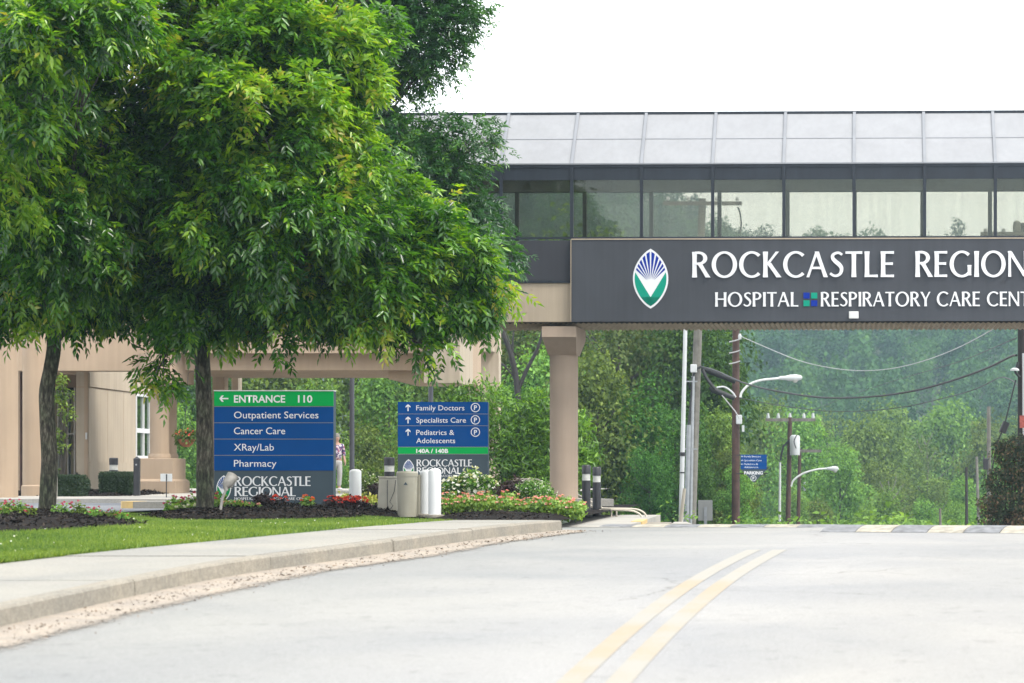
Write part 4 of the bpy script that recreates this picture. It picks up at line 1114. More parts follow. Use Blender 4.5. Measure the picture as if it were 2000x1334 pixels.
def pbox(root, x0, x1, y0, y1, Y, d, name, m, bev=0):
    """box whose front face, Y metres away, covers photograph columns x0..x1 and rows y0..y1"""
    r = root.location
    return B().box(XX(x0, Y)-r.x, XX(x1, Y)-r.x, Y-r.y, Y+d-r.y, ZZ(y1, Y)-r.z, ZZ(y0, Y)-r.z, bev).build(name, m, root)
EB = thing('hospital_building', (-19.27, 70, 0), 'beige rendered hospital wing with entrance doors and a white framed window', 'building')
gz = 1.35; zc = ZZ(757, 70); zp = ZZ(902, 70); zw = 2.53; top = 9.0
def wy(x): return -19.27/((x-PX)/F)-70      # how far along the long wall a picture column lies
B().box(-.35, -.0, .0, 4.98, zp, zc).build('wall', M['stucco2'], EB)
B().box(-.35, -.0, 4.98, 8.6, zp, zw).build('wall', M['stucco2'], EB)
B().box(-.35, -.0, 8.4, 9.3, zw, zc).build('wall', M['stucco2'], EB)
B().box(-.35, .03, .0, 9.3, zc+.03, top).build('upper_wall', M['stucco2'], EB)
B().box(-.35, -.04, .0, 9.3, zc, zc+.03).build('groove', M['stucco'], EB)
B().box(-.34, .05, -.0, 9.3, gz, zp).build('plinth_band', M['stucco2'], EB)
for yy in (1.9, 3.6): B().box(-.012, .003, yy, yy+.012, zp, zc).build('control_joint', M['stucco'], EB)
wn_ = B().box(-.12, .02, 4.98, 5.06, zw, zc).box(-.12, .02, 8.32, 8.4, zw, zc).box(-.12, .02, 5.06, 8.32, zc-.07, zc).box(-.12, .04, 5.06, 8.32, zw, zw+.07)
fr = wn_.build('window', M['winw'], EB)
zm_ = 3.28
B().box(-.10, .0, 5.06, 8.32, zm_, zm_+.13).build('window_rail', M['winw'], fr)
for yy in (5.95, 6.7, 7.5): B().box(-.09, .0, yy, yy+.05, zw+.07, zm_).box(-.09, .0, yy, yy+.05, zm_+.13, zc-.07).build('window_bar', M['winw'], fr)
for y0, y1 in ((5.06, 5.95), (6.0, 6.7), (6.75, 7.5), (7.55, 8.32)):
    B().box(-.06, -.05, y0, y1, zw+.07, zm_).build('pane', M['glassW'], fr)
    B().box(-.06, -.05, y0, y1, zm_+.13, zc-.07).build('pane', M['glassW'], fr)
B().box(-3.5, -.36, 4.9, 8.5, gz, zc+.3).build('room', M['roomd'], EB)
# front wall with the recessed entrance
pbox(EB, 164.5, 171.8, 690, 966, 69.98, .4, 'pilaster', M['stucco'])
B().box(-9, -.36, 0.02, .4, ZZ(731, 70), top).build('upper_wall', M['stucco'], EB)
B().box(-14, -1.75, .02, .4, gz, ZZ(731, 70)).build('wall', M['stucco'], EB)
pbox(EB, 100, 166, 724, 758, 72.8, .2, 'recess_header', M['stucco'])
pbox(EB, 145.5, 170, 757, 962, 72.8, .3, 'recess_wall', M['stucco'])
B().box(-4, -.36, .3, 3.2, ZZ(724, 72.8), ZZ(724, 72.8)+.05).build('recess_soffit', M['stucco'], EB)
dr = pbox(EB, 144, 146.5, 757, 962, 72.7, .1, 'door', M['winw'])
for x in (112, 118.5, 131.5, 134.5): pbox(EB, x, x+1.6, 757, 962, 72.74, .06, 'door_frame', M['winw'] if x != 134.5 else M['dark']).parent = dr
pbox(EB, 100, 146, 757, 762, 72.72, .08, 'door_head', M['dark']).parent = dr
pbox(EB, 100, 146, 846, 849, 72.72, .05, 'door_rail', M['winw']).parent = dr
pbox(EB, 100, 146, 760, 960, 72.8, .02, 'pane', M['glassD']).parent = dr
pbox(EB, 139.5, 141, 848, 880, 72.64, .03, 'door_handle', M['dark']).parent = dr
pbox(EB, 96, 146, 750, 965, 75.5, .2, 'room', M['roomd'])
pbox(EB, 166.5, 170, 845, 858, 69.95, .04, 'wall_switch', M['whitep'], .004)
B().box(-.34, -.30, -.06, .0, 1.9, 2.1).build('socket_cover', M['dark'], EB)
# drain pipe between the two left pillars
b = B(); X = gx_ = XX(41.5, 68)+19.27
b.tube([(X, -2, gz), (X, -2, ZZ(690, 68))], .035, 10); b.build('drain_pipe', M['wood_br'], EB)
# far wing with niche and balcony below the bridge
pbox(EB, 940, 974, 560, 1000, 76, .6, 'wing_wall', M['stucco2'])
pbox(EB, 912, 958, 700, 1000, 77.5, .4, 'wing_wall', M['stucco'])
pbox(EB, 912, 962, 676, 686, 75.4, 2.4, 'balcony_slab', M['stucco2'])
rl = pbox(EB, 905, 955, 655.5, 657.5, 75.5, .05, 'balcony_rail', M['black'])
for i in range(16): pbox(EB, 906+i*3.1, 907+i*3.1, 657, 676, 75.5, .03, 'baluster', M['black']).parent = rl
pbox(EB, 700, 945, 560, 640, 79, .5, 'wing_wall', M['stucco'])
pbox(EB, 917, 933, 686, 735, 76.6, .5, 'niche_pier', M['stucco2'])

EC = thing('entrance_canopy', (XX(318, 66), 66, 0), 'beige drive-through canopy with deep beams on stepped column bases', 'canopy')
# paired columns on a stepped base
cx = XX(303.5, 66); r0 = EC.location
def ebox(x0, x1, y0, y1, z0, z1, name, m, bev=0): return B().box(x0-r0.x, x1-r0.x, y0-r0.y, y1-r0.y, z0, z1, bev).build(name, m, EC)
def stepped(cx, Yf, w1, d1, label=None):
    zb = gl(Yf)+.10; zl1 = ZZ(938, 66); zl2 = ZZ(895, 66)
    cp = B(); cp.box(cx-w1/2-r0.x, cx+w1/2-r0.x, Yf-r0.y, Yf+d1-r0.y, zb-.2, zl1-.03, .01)
    cp.add([(cx-r0.x+sx_*(w1/2-o_), Yf-r0.y+yy_+(o_ if yy_ == 0 else -o_), z_) for z_, o_ in ((zl1-.03, 0), (zl1+.03, .07)) for sx_, yy_ in ((-1, 0), (1, 0), (1, d1), (-1, d1))],
           [(4,5,6,7), (0,1,5,4), (1,2,6,5), (2,3,7,6), (3,0,4,7)])
    pl = cp.build('plinth', M['stucco'], EC)
    w2, d2 = w1*.84, d1*.86; y0 = Yf+(d1-d2)/2
    ebox(cx-w2/2, cx+w2/2, y0, y0+d2, zl1, zl2, 'plinth', M['stucco'], .012)
    for q in (.27, .78):
        yy = Yf+d1*q
        b = B(); c = (cx-r0.x, yy-r0.y, 0)
        b.lathe([(.285, zl2), (.29, zl2+.07), (.27, zl2+.10), (.27, zl2+.13)], 28, c).build('column_base', M['stucco'], EC)
        b = B(); b.lathe([(.245, zl2+.13), (.245, ZZ(745, 66)+.05)], 28, c).build('column', M['stucco'], EC)
stepped(cx, 66, 1.02, 1.6)
# rounded head over the pair
b = B(); hz0, hz1 = ZZ(748, 66), ZZ(690, 66)
pr = [(.62*math.cos(a)*(1.0), .66*math.sin(a)) for a in np.linspace(0, math.pi, 14)]
poly = [(x+.1, y+1.0) for x, y in pr]+[(-x+.1, -y+.4) for x, y in pr]
b.slab([(x+cx-r0.x, y+.1) for x, y in poly], hz0, hz1); b.build('column_head', M['stucco'], EC)
# beams: upper fascia, recessed face, broad soffit
zf0, zf1, zs0 = ZZ(690, 66), ZZ(560, 66), ZZ(723, 66.3)
ebox(XX(-80, 66), XX(335, 66), 66.2, 66.9, ZZ(724, 66.2), zf1, 'beam', M['stucco'])
ebox(XX(350, 66), XX(830, 66), 65.9, 66.5, zf0, zf1, 'fascia', M['stucco'])
ebox(XX(335, 66), XX(830, 66), 66.3, 71.6, zs0, zf1-.3, 'beam', M['stucco'])
ebox(XX(-80, 66), XX(335, 66), 66.9, 69.9, zs0+.55, zf1-.3, 'roof_slab', M['stucco'])
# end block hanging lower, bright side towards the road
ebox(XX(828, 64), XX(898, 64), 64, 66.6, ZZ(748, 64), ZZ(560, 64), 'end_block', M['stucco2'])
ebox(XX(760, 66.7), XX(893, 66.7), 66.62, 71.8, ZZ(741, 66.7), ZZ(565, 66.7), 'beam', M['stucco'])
# rear column seen past the tall sign
for x in (432, 452): pbox(EC, x-17 if x == 432 else x, x+6 if x == 432 else x+13, 722, 985, 71 if x == 432 else 71.9, .5, 'column', M['stucco'] if x == 432 else M['stucco2'])
# two front pillars at the left edge
zt = ZZ(600, 60)
tt = thing('round_pillar', (XX(2, 58), 58, gl(58)+.1), 'pale beige pillar cut by the left edge of the picture', 'pillar')
h = F/58
B().lathe([(.375, -.1), (.375, 4.5)], 32).build('pillar_shaft', M['stucco'], tt)
tt = thing('round_pillar', (XX(66, 61), 61, gl(61)+.1), 'thick round beige pillar half hidden by the left tree trunk', 'pillar')
b = B(); b.lathe([(.26, -.1), (.26, 4.4)], 32).build('pillar_shaft', M['stucco'], tt)
b = B(); b.lathe([(.29, -.1), (.29, .25), (.26, .28)], 32).build('pillar_base', M['stucco'], tt)

# hanging basket
t = thing('hanging_basket', (XX(364, 65), 65, ZZ(873, 65)), 'hanging basket of trailing plants beside the stepped column', 'hanging basket')
b = B(); b.lathe([(.07, 0), (.16, .07), (.215, .17), (.225, .20)], 20).build('basket', M['terra'], t)
b = B()
for a in (0, 2.1, 4.2): b.tube([(.2*math.cos(a), .2*math.sin(a), .2), (0, 0, 1.05)], .006, 5)
b.tube([(0, 0, 1.04), (0, .2, ZZ(735, 65)-ZZ(873, 65)+.1), (-.1, 1.2, ZZ(735, 65)-ZZ(873, 65)+.18)], .007, 5); b.build('chain', M['black'], t)
rg = np.random.default_rng(5)
V, T, v = cloud(rg, [(0, 0, .3, .27, .25, .17), (-.2, 0, .22, .1, .1, .2), (.15, -.1, .33, .15, .15, .12)], 700, .10, .05, .3, .2, .6)
o = link('plant', np_mesh('plant', V, T, v), M['leafO'], t); o['kind'] = 'stuff'
V, T, v = cloud(rg, [(0, -.05, .36, .26, .22, .1)], 70, .05, .04, .3, .8)
o = link('blossoms', np_mesh('blossoms', V, T, v), M['petR'], t); o['kind'] = 'stuff'
# dark lamp standards beyond
def standard(x, Y, yt, r, label):
    t = thing('lamp_standard', (XX(x, Y), Y, gl(Y)+.05), label, 'lamp post'); H = ZZ(yt, Y)-t.location.z
    B().tube([(0, 0, 0), (0, 0, H)], [r*1.08, r*.95], 16).build('pole', M['steelg'], t)
    B().lathe([(r*2.2, 0), (r*2.2, .05), (r*1.5, .08)], 16).build('base_plate', M['greym'], t)
    B().box(-.3, .3, -.2, .2, H-.02, H+.1, .03).build('lamp_head', M['steelg'], t)
M['steelg'] = mat("dark_grey_steel", (.075, .08, .10), .5, .1, 3)
standard(687.5, 74, 600, .068, 'dark grey square-topped lamp post standing between the two blue signs')
standard(841.5, 80, 600, .075, 'dark grey lamp post mostly hidden behind the end of the canopy')

# hand rails at the steps beyond the landing
t = thing('handrail', (XX(1265, 49.5), 49.5, zr(49.5)), 'cream double handrail that curves down beside the concrete landing', 'handrail')
def hr(px_, dY, r=.024):
    out = []
    for x, y in px_:
        q = 49.5+dY+max(0, min(1, (1178-x)/50))*8.5   # the ramp part runs behind the bridge column
        out.append((XX(x, q)-t.location.x, q-49.5, ZZ(y, q)-t.location.z))
    return out
topr = [(1006, 936), (1046, 936), (1060, 941), (1128, 966), (1172, 990), (1182, 993), (1235, 994), (1252, 998), (1261, 1006), (1264, 1022)]
B().tube(crom(hr(topr, .0), 5), .019, 10).build('rail', M['cream'], t)
t2 = [(x-8, y+3) for x, y in topr]
B().tube(crom(hr(t2, -.35), 5), .019, 10).build('rail', M['cream'], t)
low = [(1010, 946), (1046, 946), (1128, 977), (1172, 1001)]
B().tube(crom(hr(low, .0), 5), .016, 10).build('rail', M['cream'], t)
for x, y0, y1, d in ((1194, 993, 1018, -.3), (1204, 994, 1018, 0), (1046, 938, 985, 0), (1128, 966, 1010, 0)):
    B().tube(hr([(x, y0), (x, y1)], d), .018, 10).build('rail_post', M['cream'], t)
# ---------------------------------------------------------------- utility poles, street lamps, cables
def pole(name, label, x0, y0, x1, y1, Y, wpx, m, cat='utility pole', zdown=None):
    """leaning pole through two photograph points at distance Y; foot carried down into the ground"""
    p0, p1 = at(x0, y0, Y), at(x1, y1, Y); d = (p1-p0)/(p1.z-p0.z)
    zb = terrain(p0.x, Y)-.3 if zdown is None else zdown
    foot = p0+d*(zb-p0.z); r = wpx/2/F*Y
    t = thing(name, foot, label, cat); H = p1-foot
    B().tube([(0, 0, 0), tuple(H*.5), tuple(H)], [r*1.15, r*1.02, r*.85], 14).build('pole', m, t)
    return t
def rel(t, x, y, Y): return at(x, y, Y)-t.location
def cobra(t, Y, pts, head, label='lamp_arm'):
    B().tube(crom([tuple(rel(t, x, y, Y)) for x, y in pts], 6), [.045]*((len(pts)-1)*6+1), 10).build('lamp_arm', M['whitep'], t)
    a, b_ = rel(t, *head[0], Y), rel(t, *head[1], Y); L = (b_-a).length
    b = B(); prof = [(.035, 0), (.07, .06), (.08, .3), (.12, .5), (.125, .75), (.08, .95), (.02, 1.0)]
    b.lathe([(r_, z*L) for r_, z in prof], 16, sx=.8); Mx = Matrix.Translation(a) @ (b_-a).to_track_quat('Z', 'Y').to_matrix().to_4x4()
    b.V = [Mx @ v for v in b.V]; hd = b.build('lamp_head', M['greyl'], t)
    c = a.lerp(b_, .70); b = B()
    b.lathe([(.11, 0), (.10, -.06), (.05, -.11), (.01, -.12)][::-1], 14, (c.x, c.y, c.z-.07)); b.build('lamp_lens', M['lens'], hd)
M['greyl'] = mat("pale_grey_lamp_metal", (.55, .57, .58), .4, .05)
Yg = 88
pg = pole('utility_pole', 'tall leaning grey wooden pole with a crossarm, seen through the bridge windows', 1350, 1024, 1372, 388, Yg, 17, M['wood_gr'])
b = B(); a, c = rel(pg, 1295, 397, Yg-.15), rel(pg, 1449, 403, Yg-.15)
b.box(a.x, c.x, a.y-.05, a.y+.06, a.z-.07, a.z+.06).build('crossarm', M['wood_gr'], pg)
b = B()
for x in (1305, 1345, 1400, 1440): p = rel(pg, x, 394, Yg); b.lathe([(.03, 0), (.06, .03), (.06, .10), (.03, .15)], 10, (p.x, p.y-.1, p.z+.02))
b.build('insulator', M['greyl'], pg)
b = B(); b.tube([tuple(rel(pg, x, y, Yg-.2)) for x, y in ((1441, 404), (1446, 418), (1448, 440), (1444, 455))], .03, 8).build('cable_drop', M['cable'], pg)
b = B(); b.tube([tuple(rel(pg, x, y, Yg-.28)) for x, y in ((1341, 1024), (1346, 830))], .09, 10).build('conduit', M['greym'], pg)
b = B(); b.tube([tuple(rel(pg, x, y, Yg-.28)) for x, y in ((1348.5, 1024), (1353, 780), (1354, 735))], .06, 10).build('conduit', M['greym'], pg)
b = B(); b.tube(crom([tuple(rel(pg, x, y, Yg-.3)) for x, y in ((1345, 830), (1351, 770), (1352, 742), (1360, 722), (1368, 717))], 5), .04, 8).build('riser_cable', M['cable'], pg)
for y in (745, 877, 1008): 
    p, q = rel(pg, 1338, y, Yg-.3), rel(pg, 1362, y, Yg-.3); b = B(); b.box(p.x, q.x, p.y-.04, p.y+.02, p.z-.02, p.z+.02).build('strap', M['greym'], pg)
b = B(); p = rel(pg, 1355.5, 721, Yg-.3); b.box(p.x-.12, p.x+.1, p.y-.12, p.y+.1, p.z-.12, p.z+.16, .02).build('terminal_box', M['greyl'], pg)
# slim white steel pole to its left
pw = pole('steel_pole', 'slim pale steel pole just left of the grey wooden pole', 1330, 1024, 1340.5, 560, 82, 8.5, M['greyl'], 'pole')
for y, h in ((887, .12), (923, .04)): 
    p = rel(pw, 1330.0+(1024-y)*.0226, y, 82); b = B(); b.lathe([(.088, -h/2), (.088, h/2)], 16, tuple(p)).build('band', M['black'], pw)
t = pole('guy_guard', 'short cream plastic guard pole leaning beside the grey pole foot', 1329, 1022, 1337, 954, 60, 7.5, M['cream'], 'guard pole')
# brown pole with street lamp
Yb = 96
pb = pole('utility_pole', 'reddish brown pole carrying the big street lamp and hanging parking sign', 1437, 1026, 1437.5, 520, Yb, 15, M['wood_br'])
cobra(pb, Yb-.2, [(1446, 776), (1449, 766), (1462, 752), (1485, 743), (1522, 739)], [(1520, 738.5), (1567, 737.5)])
B().tube(crom([tuple(rel(pb, x, y, Yb-.2)) for x, y in ((1400, 757), (1415, 756), (1430, 766), (1437, 776))], 5), .035, 8).build('brace', M['greyl'], pb)
for y, dx in ((662, 8), (684, 7), (705, 7)):
    B().tube(crom([tuple(rel(pb, x, yy, Yb-.25)) for x, yy in ((1424, y+6), (1437, y+3), (1445+1, y))], 4), .022, 7).build('wire_loop', M['wire'], pb)
b = B(); p = rel(pb, 1445, 657, Yb-.2); b.lathe([(.05, -.1), (.07, 0), (.04, .1)], 10, tuple(p)).build('insulator', M['greyl'], pb)
b = B(); p = rel(pb, 1443, 822, Yb-.25); b.box(p.x-.1, p.x+.12, p.y-.1, p.y+.1, p.z-.12, p.z+.22, .02); p = rel(pb, 1451, 837, Yb-.25); b.box(p.x-.04, p.x+.05, p.y-.05, p.y+.05, p.z-.12, p.z+.12, .01).build('photocell_box', M['greyl'], pb)
# splice cases where the thick cables meet
sc = thing('cable_splice', at(1398, 740, 90), 'black cable splice cases strung between the grey and brown poles', 'cable splice')
B().tube([tuple(at(x, y, 90)-sc.location) for x, y in ((1370, 719), (1385, 724), (1437, 745))], [.05, .12, .10], 10).build('splice_case', M['cable'], sc)
B().tube([tuple(at(x, y, 90)-sc.location) for x, y in ((1386, 756), (1393, 762), (1435, 778))], [.06, .11, .09], 10).build('splice_case', M['cable'], sc)
B().tube(crom([tuple(at(x, y, 89.8)-sc.location) for x, y in ((1372, 722), (1380, 738), (1390, 752), (1397, 760))], 4), .06, 8).build('cable_coil', M['cable'], sc)
B().tube(crom([tuple(at(x, y, 89.9)-sc.location) for x, y in ((1410, 772), (1425, 790), (1437, 805), (1444, 818))], 4), .02, 6).build('cable_coil', M['wire'], sc)

# hanging parking sign on two brackets of the brown pole
Yp = 95.2
ps = thing('parking_sign', at(1447.5, 888, Yp), 'small blue shield sign reading PARKING with a circled P on the brown pole', 'sign')
kp = F/Yp
def zp_(y): return (888-y)/kp
def xp_(x): return (x-1447.5)/kp
B().prism([(xp_(1447.5), zp_(916.5)), (xp_(1472.5), zp_(943)), (xp_(1498), zp_(916.5)), (xp_(1498), zp_(888)), (xp_(1447.5), zp_(888))], .012, .05).build('sign_plate', M['slate'], ps)
for a, c in ((888, 894.8), (895.3, 902), (902.5, 916.3)): B().box(xp_(1446.5), xp_(1497), -.0, .012, zp_(c), zp_(a)).build('blue_panel', M['blue'], ps)
T = lambda t, x0, x1, zb, cap, **k: sans_text(t, xp_(x0), xp_(x1), zp_(zb), cap/kp, k.pop('y', 0), 'lettering', M['white'], ps, **k)
T('Family Doctors', 1453.5, 1486, 893.2, 3.4); T('Specialists Care', 1453.5, 1487.5, 900.7, 3.4); T('Pediatrics &', 1453.5, 1480, 908, 3.4); T('Adolescents', 1453.5, 1481, 914, 3.4)
T('PARKING', 1453.5, 1490, 926.5, 6.2, bold=.03, y=.012)
for y in (891.5, 899.2, 906.5): arrow(xp_(1449.8), zp_(y), 3.8/kp, math.pi, 0, ps, .22)
ringP(xp_(1471.5), zp_(934), 5.6/kp, .012, ps)
for y in (889, 925): B().box(xp_(1438), xp_(1500), .05, .075, zp_(y+1), zp_(y-1)).build('bracket', M['black'], ps)

# back of a traffic sign
t = thing('traffic_sign', at(1378, 1030, 60), 'back of a grey rectangular traffic sign on a steel post', 'sign')
p = F/60
B().box(-14.5/p, 13.5/p, 0, .01, 13/p, 53/p, .004).build('sign_plate', M['greyl2'] if 'greyl2' in M else M['alup'], t) if 'alup' in M else B().box(-14.5/p, 13.5/p, 0, .012, 13/p, 53/p, .005).build('sign_plate', mat("sign_back_aluminium", (.30, .31, .30), .5, .05, 3), t)
B().box(-2.6/p, 2.6/p, -.035, -.004, -.6, 40/p).build('post', M['greym'], t)

# second group further down the hill
Yt = 125
pt = pole('utility_pole', 'distant dark pole with a crossarm and grey transformer drum', 1539, 1024, 1543, 815, Yt, 10, M['wood_br'])
a, c = rel(pt, 1495, 817, Yt), rel(pt, 1593, 822, Yt)
B().box(a.x, c.x, -.08, .06, a.z-.15, a.z).build('crossarm', M['wood_gr'], pt)
b = B()
for x in (1500, 1520, 1543, 1570, 1588): p = rel(pt, x, 815, Yt); b.lathe([(.05, -.1), (.09, 0), (.04, .2)], 8, tuple(p))
b.build('insulator', M['greyl'], pt)
p = rel(pt, 1552.5, 889, Yt-.3); b = B(); b.lathe([(.23, 0), (.245, .05), (.245, .88), (.21, .95), (.08, .98)], 18, tuple(p)).build('transformer', M['greyl'], pt)
b = B(); b.tube(crom([tuple(rel(pt, x, y, Yt-.7)) for x, y in ((1556, 850), (1551, 862), (1555, 876))], 4), .03, 6).build('jumper_cable', M['cable'], pt)
p = rel(pt, 1531, 876, Yt-.2); b = B(); b.tube([tuple(rel(pt, x, y, Yt-.2)) for x, y in ((1541, 860), (1530, 872), (1527, 884), (1524, 900))], .05, 7).build('riser_cable', M['cable'], pt)
ps2 = pole('steel_pole', 'distant slim white steel pole left of the transformer pole', 1522.5, 1024, 1523.5, 903, 122, 5, M['greyl'], 'pole')
pl2 = pole('utility_pole', 'thin distant brown pole carrying the smaller street lamp', 1559, 1024, 1562, 876, 130, 7.5, M['wood_br'])
a, c = rel(pl2, 1556, 876, 130), rel(pl2, 1604, 879, 130)
B().box(a.x, c.x, -.08, .08, a.z-.2, a.z-.05).build('crossarm', M['wood_gr'], pl2)
cobra(pl2, 124, [(1545, 950), (1550, 938), (1568, 925), (1595, 917), (1616, 915)], [(1614, 915.2), (1638, 915.5)])
# distant crossarm with white insulators
pd = pole('utility_pole', 'far weathered pole stub whose crossarm carries white insulators', 1585, 1010, 1585, 950, 210, 7, M['wood_gr'])
a, c = rel(pd, 1570, 953, 210), rel(pd, 1620, 957, 210); B().box(a.x, c.x, -.08, .08, a.z-.2, a.z).build('crossarm', M['greyl'], pd)
b = B()
for x in (1572, 1590, 1614): p = rel(pd, x, 951, 210); b.lathe([(.1, -.1), (.16, .1), (.08, .4)], 8, tuple(p))
b.build('insulator', M['winw'], pd)

# poles on the right
Yr = 62
pr_ = pole('utility_pole', 'thick near-black pole at the right edge of the picture', 1997, 1034, 1995.5, 436, Yr, 17, M['wood_dk'])
a, c = rel(pr_, 1915, 455, Yr-.2), rel(pr_, 2075, 459, Yr-.2)
B().box(a.x, c.x, -.28, -.16, a.z-.09, a.z+.02).build('crossarm', M['wood_gr'], pr_)
b = B(); p = rel(pr_, 1986, 443, Yr-.2); b.lathe([(.09, -.12), (.10, 0), (.08, .12), (.03, .15)], 14, tuple(p)).build('pole_top_cap', M['wood_gr'], pr_)
b = B()
for x in (1925, 1960, 2040, 2065): p = rel(pr_, x, 455, Yr-.2); b.lathe([(.03, 0), (.05, .03), (.05, .10)], 8, tuple(p))
b.build('insulator', M['greyl'], pr_)
b = B(); b.tube(crom([tuple(rel(pr_, x, y, Yr-.2)) for x, y in ((1988, 707), (1986, 716), (1983, 726), (1992, 737))], 4), .03, 8).build('dead_end_clamp', M['cable'], pr_)
b = B(); p = rel(pr_, 1982, 724, Yr-.3); b.lathe([(.11, 0), (.10, .04), (.04, .07)], 14, tuple(p)).build('lamp_head', M['greyl'], pr_)
b = B(); b.tube([tuple(rel(pr_, x, y, Yr-.16)) for x, y in ((1998, 690), (1999, 850))], .022, 8).build('conduit', M['greyl'], pr_)
b = B(); b.box(-.09, .09, -.27, -.24, rel(pr_, 0, 836, Yr).z, rel(pr_, 0, 812, Yr).z).build('marker_tag', M['petRm'] if 'petRm' in M else mat("faded_red_tag", (.38, .09, .07), .8, .4, 20), pr_)
t = pole('utility_pole', 'bare grey pole stump with a mossy top standing before the hill', 1932, 1030, 1931, 794, 84, 8.5, M['wood_gr'])
b = B(); p = rel(t, 1926.5, 905, 83.8); b.box(p.x-.1, p.x+.06, p.y-.1, p.y+.08, p.z-.2, p.z+.16, .02).build('wire_bracket', M['black'], t)
pole('utility_pole', 'thin dark pole rising from the bushes left of the grey stump', 1888, 1040, 1887.5, 912, 110, 6, M['wood_dk'])
pole('utility_pole', 'pale thin distant pole close to the brown-leaved bush', 1912, 1040, 1907.5, 892, 120, 6, M['wood_gr'])
pole('fence_post', 'short wooden post standing behind the right hand speed hump', 1837, 1042, 1836, 993, 62, 5.5, M['wood_gr'], 'post')
# leaning guy strut
g_ = thing('guy_wire', at(1984, 742, 61.5), 'dark guy wire slanting down from the thick right pole into the bush', 'cable')
B().tube([tuple(at(x, y, 61.5)-g_.location) for x, y in ((1984, 742), (1962, 830), (1947, 868), (1935, 930))], .018, 8).build('guy_strand', M['cable'], g_)
p = at(1962, 834, 61.5)-g_.location; b = B(); b.tube([(p.x+.05, 0, p.z+.12), (p.x-.06, 0, p.z-.14)], .09, 10).build('guy_insulator', M['black'], g_)

def cable(label, pts, Ya, Yb_, r, m, name='overhead_cable'):
    n = len(pts); P = [at(x, y, Ya+(Yb_-Ya)*i/(n-1)) for i, (x, y) in enumerate(pts)]
    b = B(); b.tube([tuple(p) for p in crom([tuple(p) for p in P], 8)], r, 6); o = b.build(name, m)
    tag(o, label, 'cable')
cable('thick black cable sagging from the grey pole to the thick right pole', [(1368, 716), (1400, 725), (1437, 742), (1480, 756), (1540, 768), (1600, 776), (1660, 777), (1730, 772), (1800, 760), (1870, 740), (1930, 718), (1975, 696), (1985, 694)], 88, 62, .030, M['cable'])
cable('thin dark cable sagging below the thick black one', [(1445, 777), (1500, 788), (1560, 797), (1620, 803), (1700, 802), (1780, 792), (1850, 776), (1900, 762), (1935, 746), (1955, 737), (1975, 742), (1990, 755)], 95, 62, .014, M['cable'])
cable('pale wire sagging across the hazy hillside', [(1447, 657), (1500, 680), (1560, 704), (1620, 718), (1680, 724), (1740, 720), (1800, 706), (1860, 684), (1920, 654), (1990, 612)], 95, 62, .013, M['wire'])
cable('pale high wire just below the bridge deck', [(1500, 632), (1560, 642), (1620, 644), (1680, 640), (1760, 628)], 120, 110, .018, M['wire'])
cable('faint distant dark wire in front of the hill', [(1545, 818), (1640, 780), (1720, 752), (1800, 728), (1880, 704), (1985, 660)], 150, 62, .012, M['cable'])

# small white car just showing its roof behind the hump
t = thing('parked_car', (XX(1850, 120), 120, ZZ(1029, 120)-1.42), 'white car of which only the roof shows beyond the road crest', 'car')
body = [(-2.2, .35), (2.2, .35), (2.25, .8), (1.5, .95), (.9, 1.38), (-.9, 1.42), (-1.7, 1.0), (-2.2, .9)]
B().prism(body, -.85, .85).build('body', M['whitep'], t)
B().prism([(-1.45, .98), (1.25, .95), (.85, 1.30), (-.85, 1.33)], -.86, .86).build('side_window', M['black'], t)
for x in (-1.35, 1.4):
    for s_ in (-1, 1):
        b = B(); b.lathe([(.33, -.1), (.33, .1)], 18); b.V = [Vector((x+v.x, s_*.8+v.z, .33+v.y)) for v in b.V]; b.build('wheel', M['black'], t)
# ---------------------------------------------------------------- woodland beyond the road
def crown_mesh(name, seed, R, H, nc, n, L, low=.5, up=.9):
    rg = np.random.default_rng(seed); V, T, v = cloud(rg, crown_clumps(rg, R, H, nc, low), n, L, L*.62, up, .72, .1, .6)
    return np_mesh(name, V, T, v)
def branch_mesh(seed, H, R):
    rnd = random.Random(seed); b = B()
    b.tube([(0, 0, -1.5), (.1, 0, H*.4), (-.1, .1, H*.85)], [H*.022, H*.016, H*.006], 9)
    for i in range(9):
        z = H*rnd.uniform(.15, .75); a = rnd.uniform(0, 6.28); q = R*rnd.uniform(.5, .95)
        b.tube([(0, 0, z), (q*.5*math.cos(a), q*.5*math.sin(a), z+H*.06), (q*math.cos(a), q*math.sin(a), z+H*.16)], [H*.008, H*.006, H*.002], 5)
    return b
protos = {}
for kind, sd_, R, H, nc, n, L, mm in (('a', 11, 4.2, 11, 34, 9500, .34, 'leafM'), ('b', 12, 3.6, 12, 28, 8500, .32, 'leafM'), ('c', 13, 4.8, 10, 40, 10500, .34, 'leafM'),
                                     ('d', 14, 4.2, 12, 36, 12500, .30, 'leafD'), ('o', 15, 3.8, 11, 22, 5200, .30, 'leafO'), ('f', 16, 3.0, 9, 16, 2200, .28, 'leafO')):
    me = crown_mesh('crown_'+kind, sd_, R, H, nc, n, L); me.materials.append(M[mm])
    tb = branch_mesh(sd_, H, R); tm = new_mesh('trunk_'+kind, tb.V, tb.F, True); tm.materials.append(M['bark2'])
    protos[kind] = (me, tm, R, H)
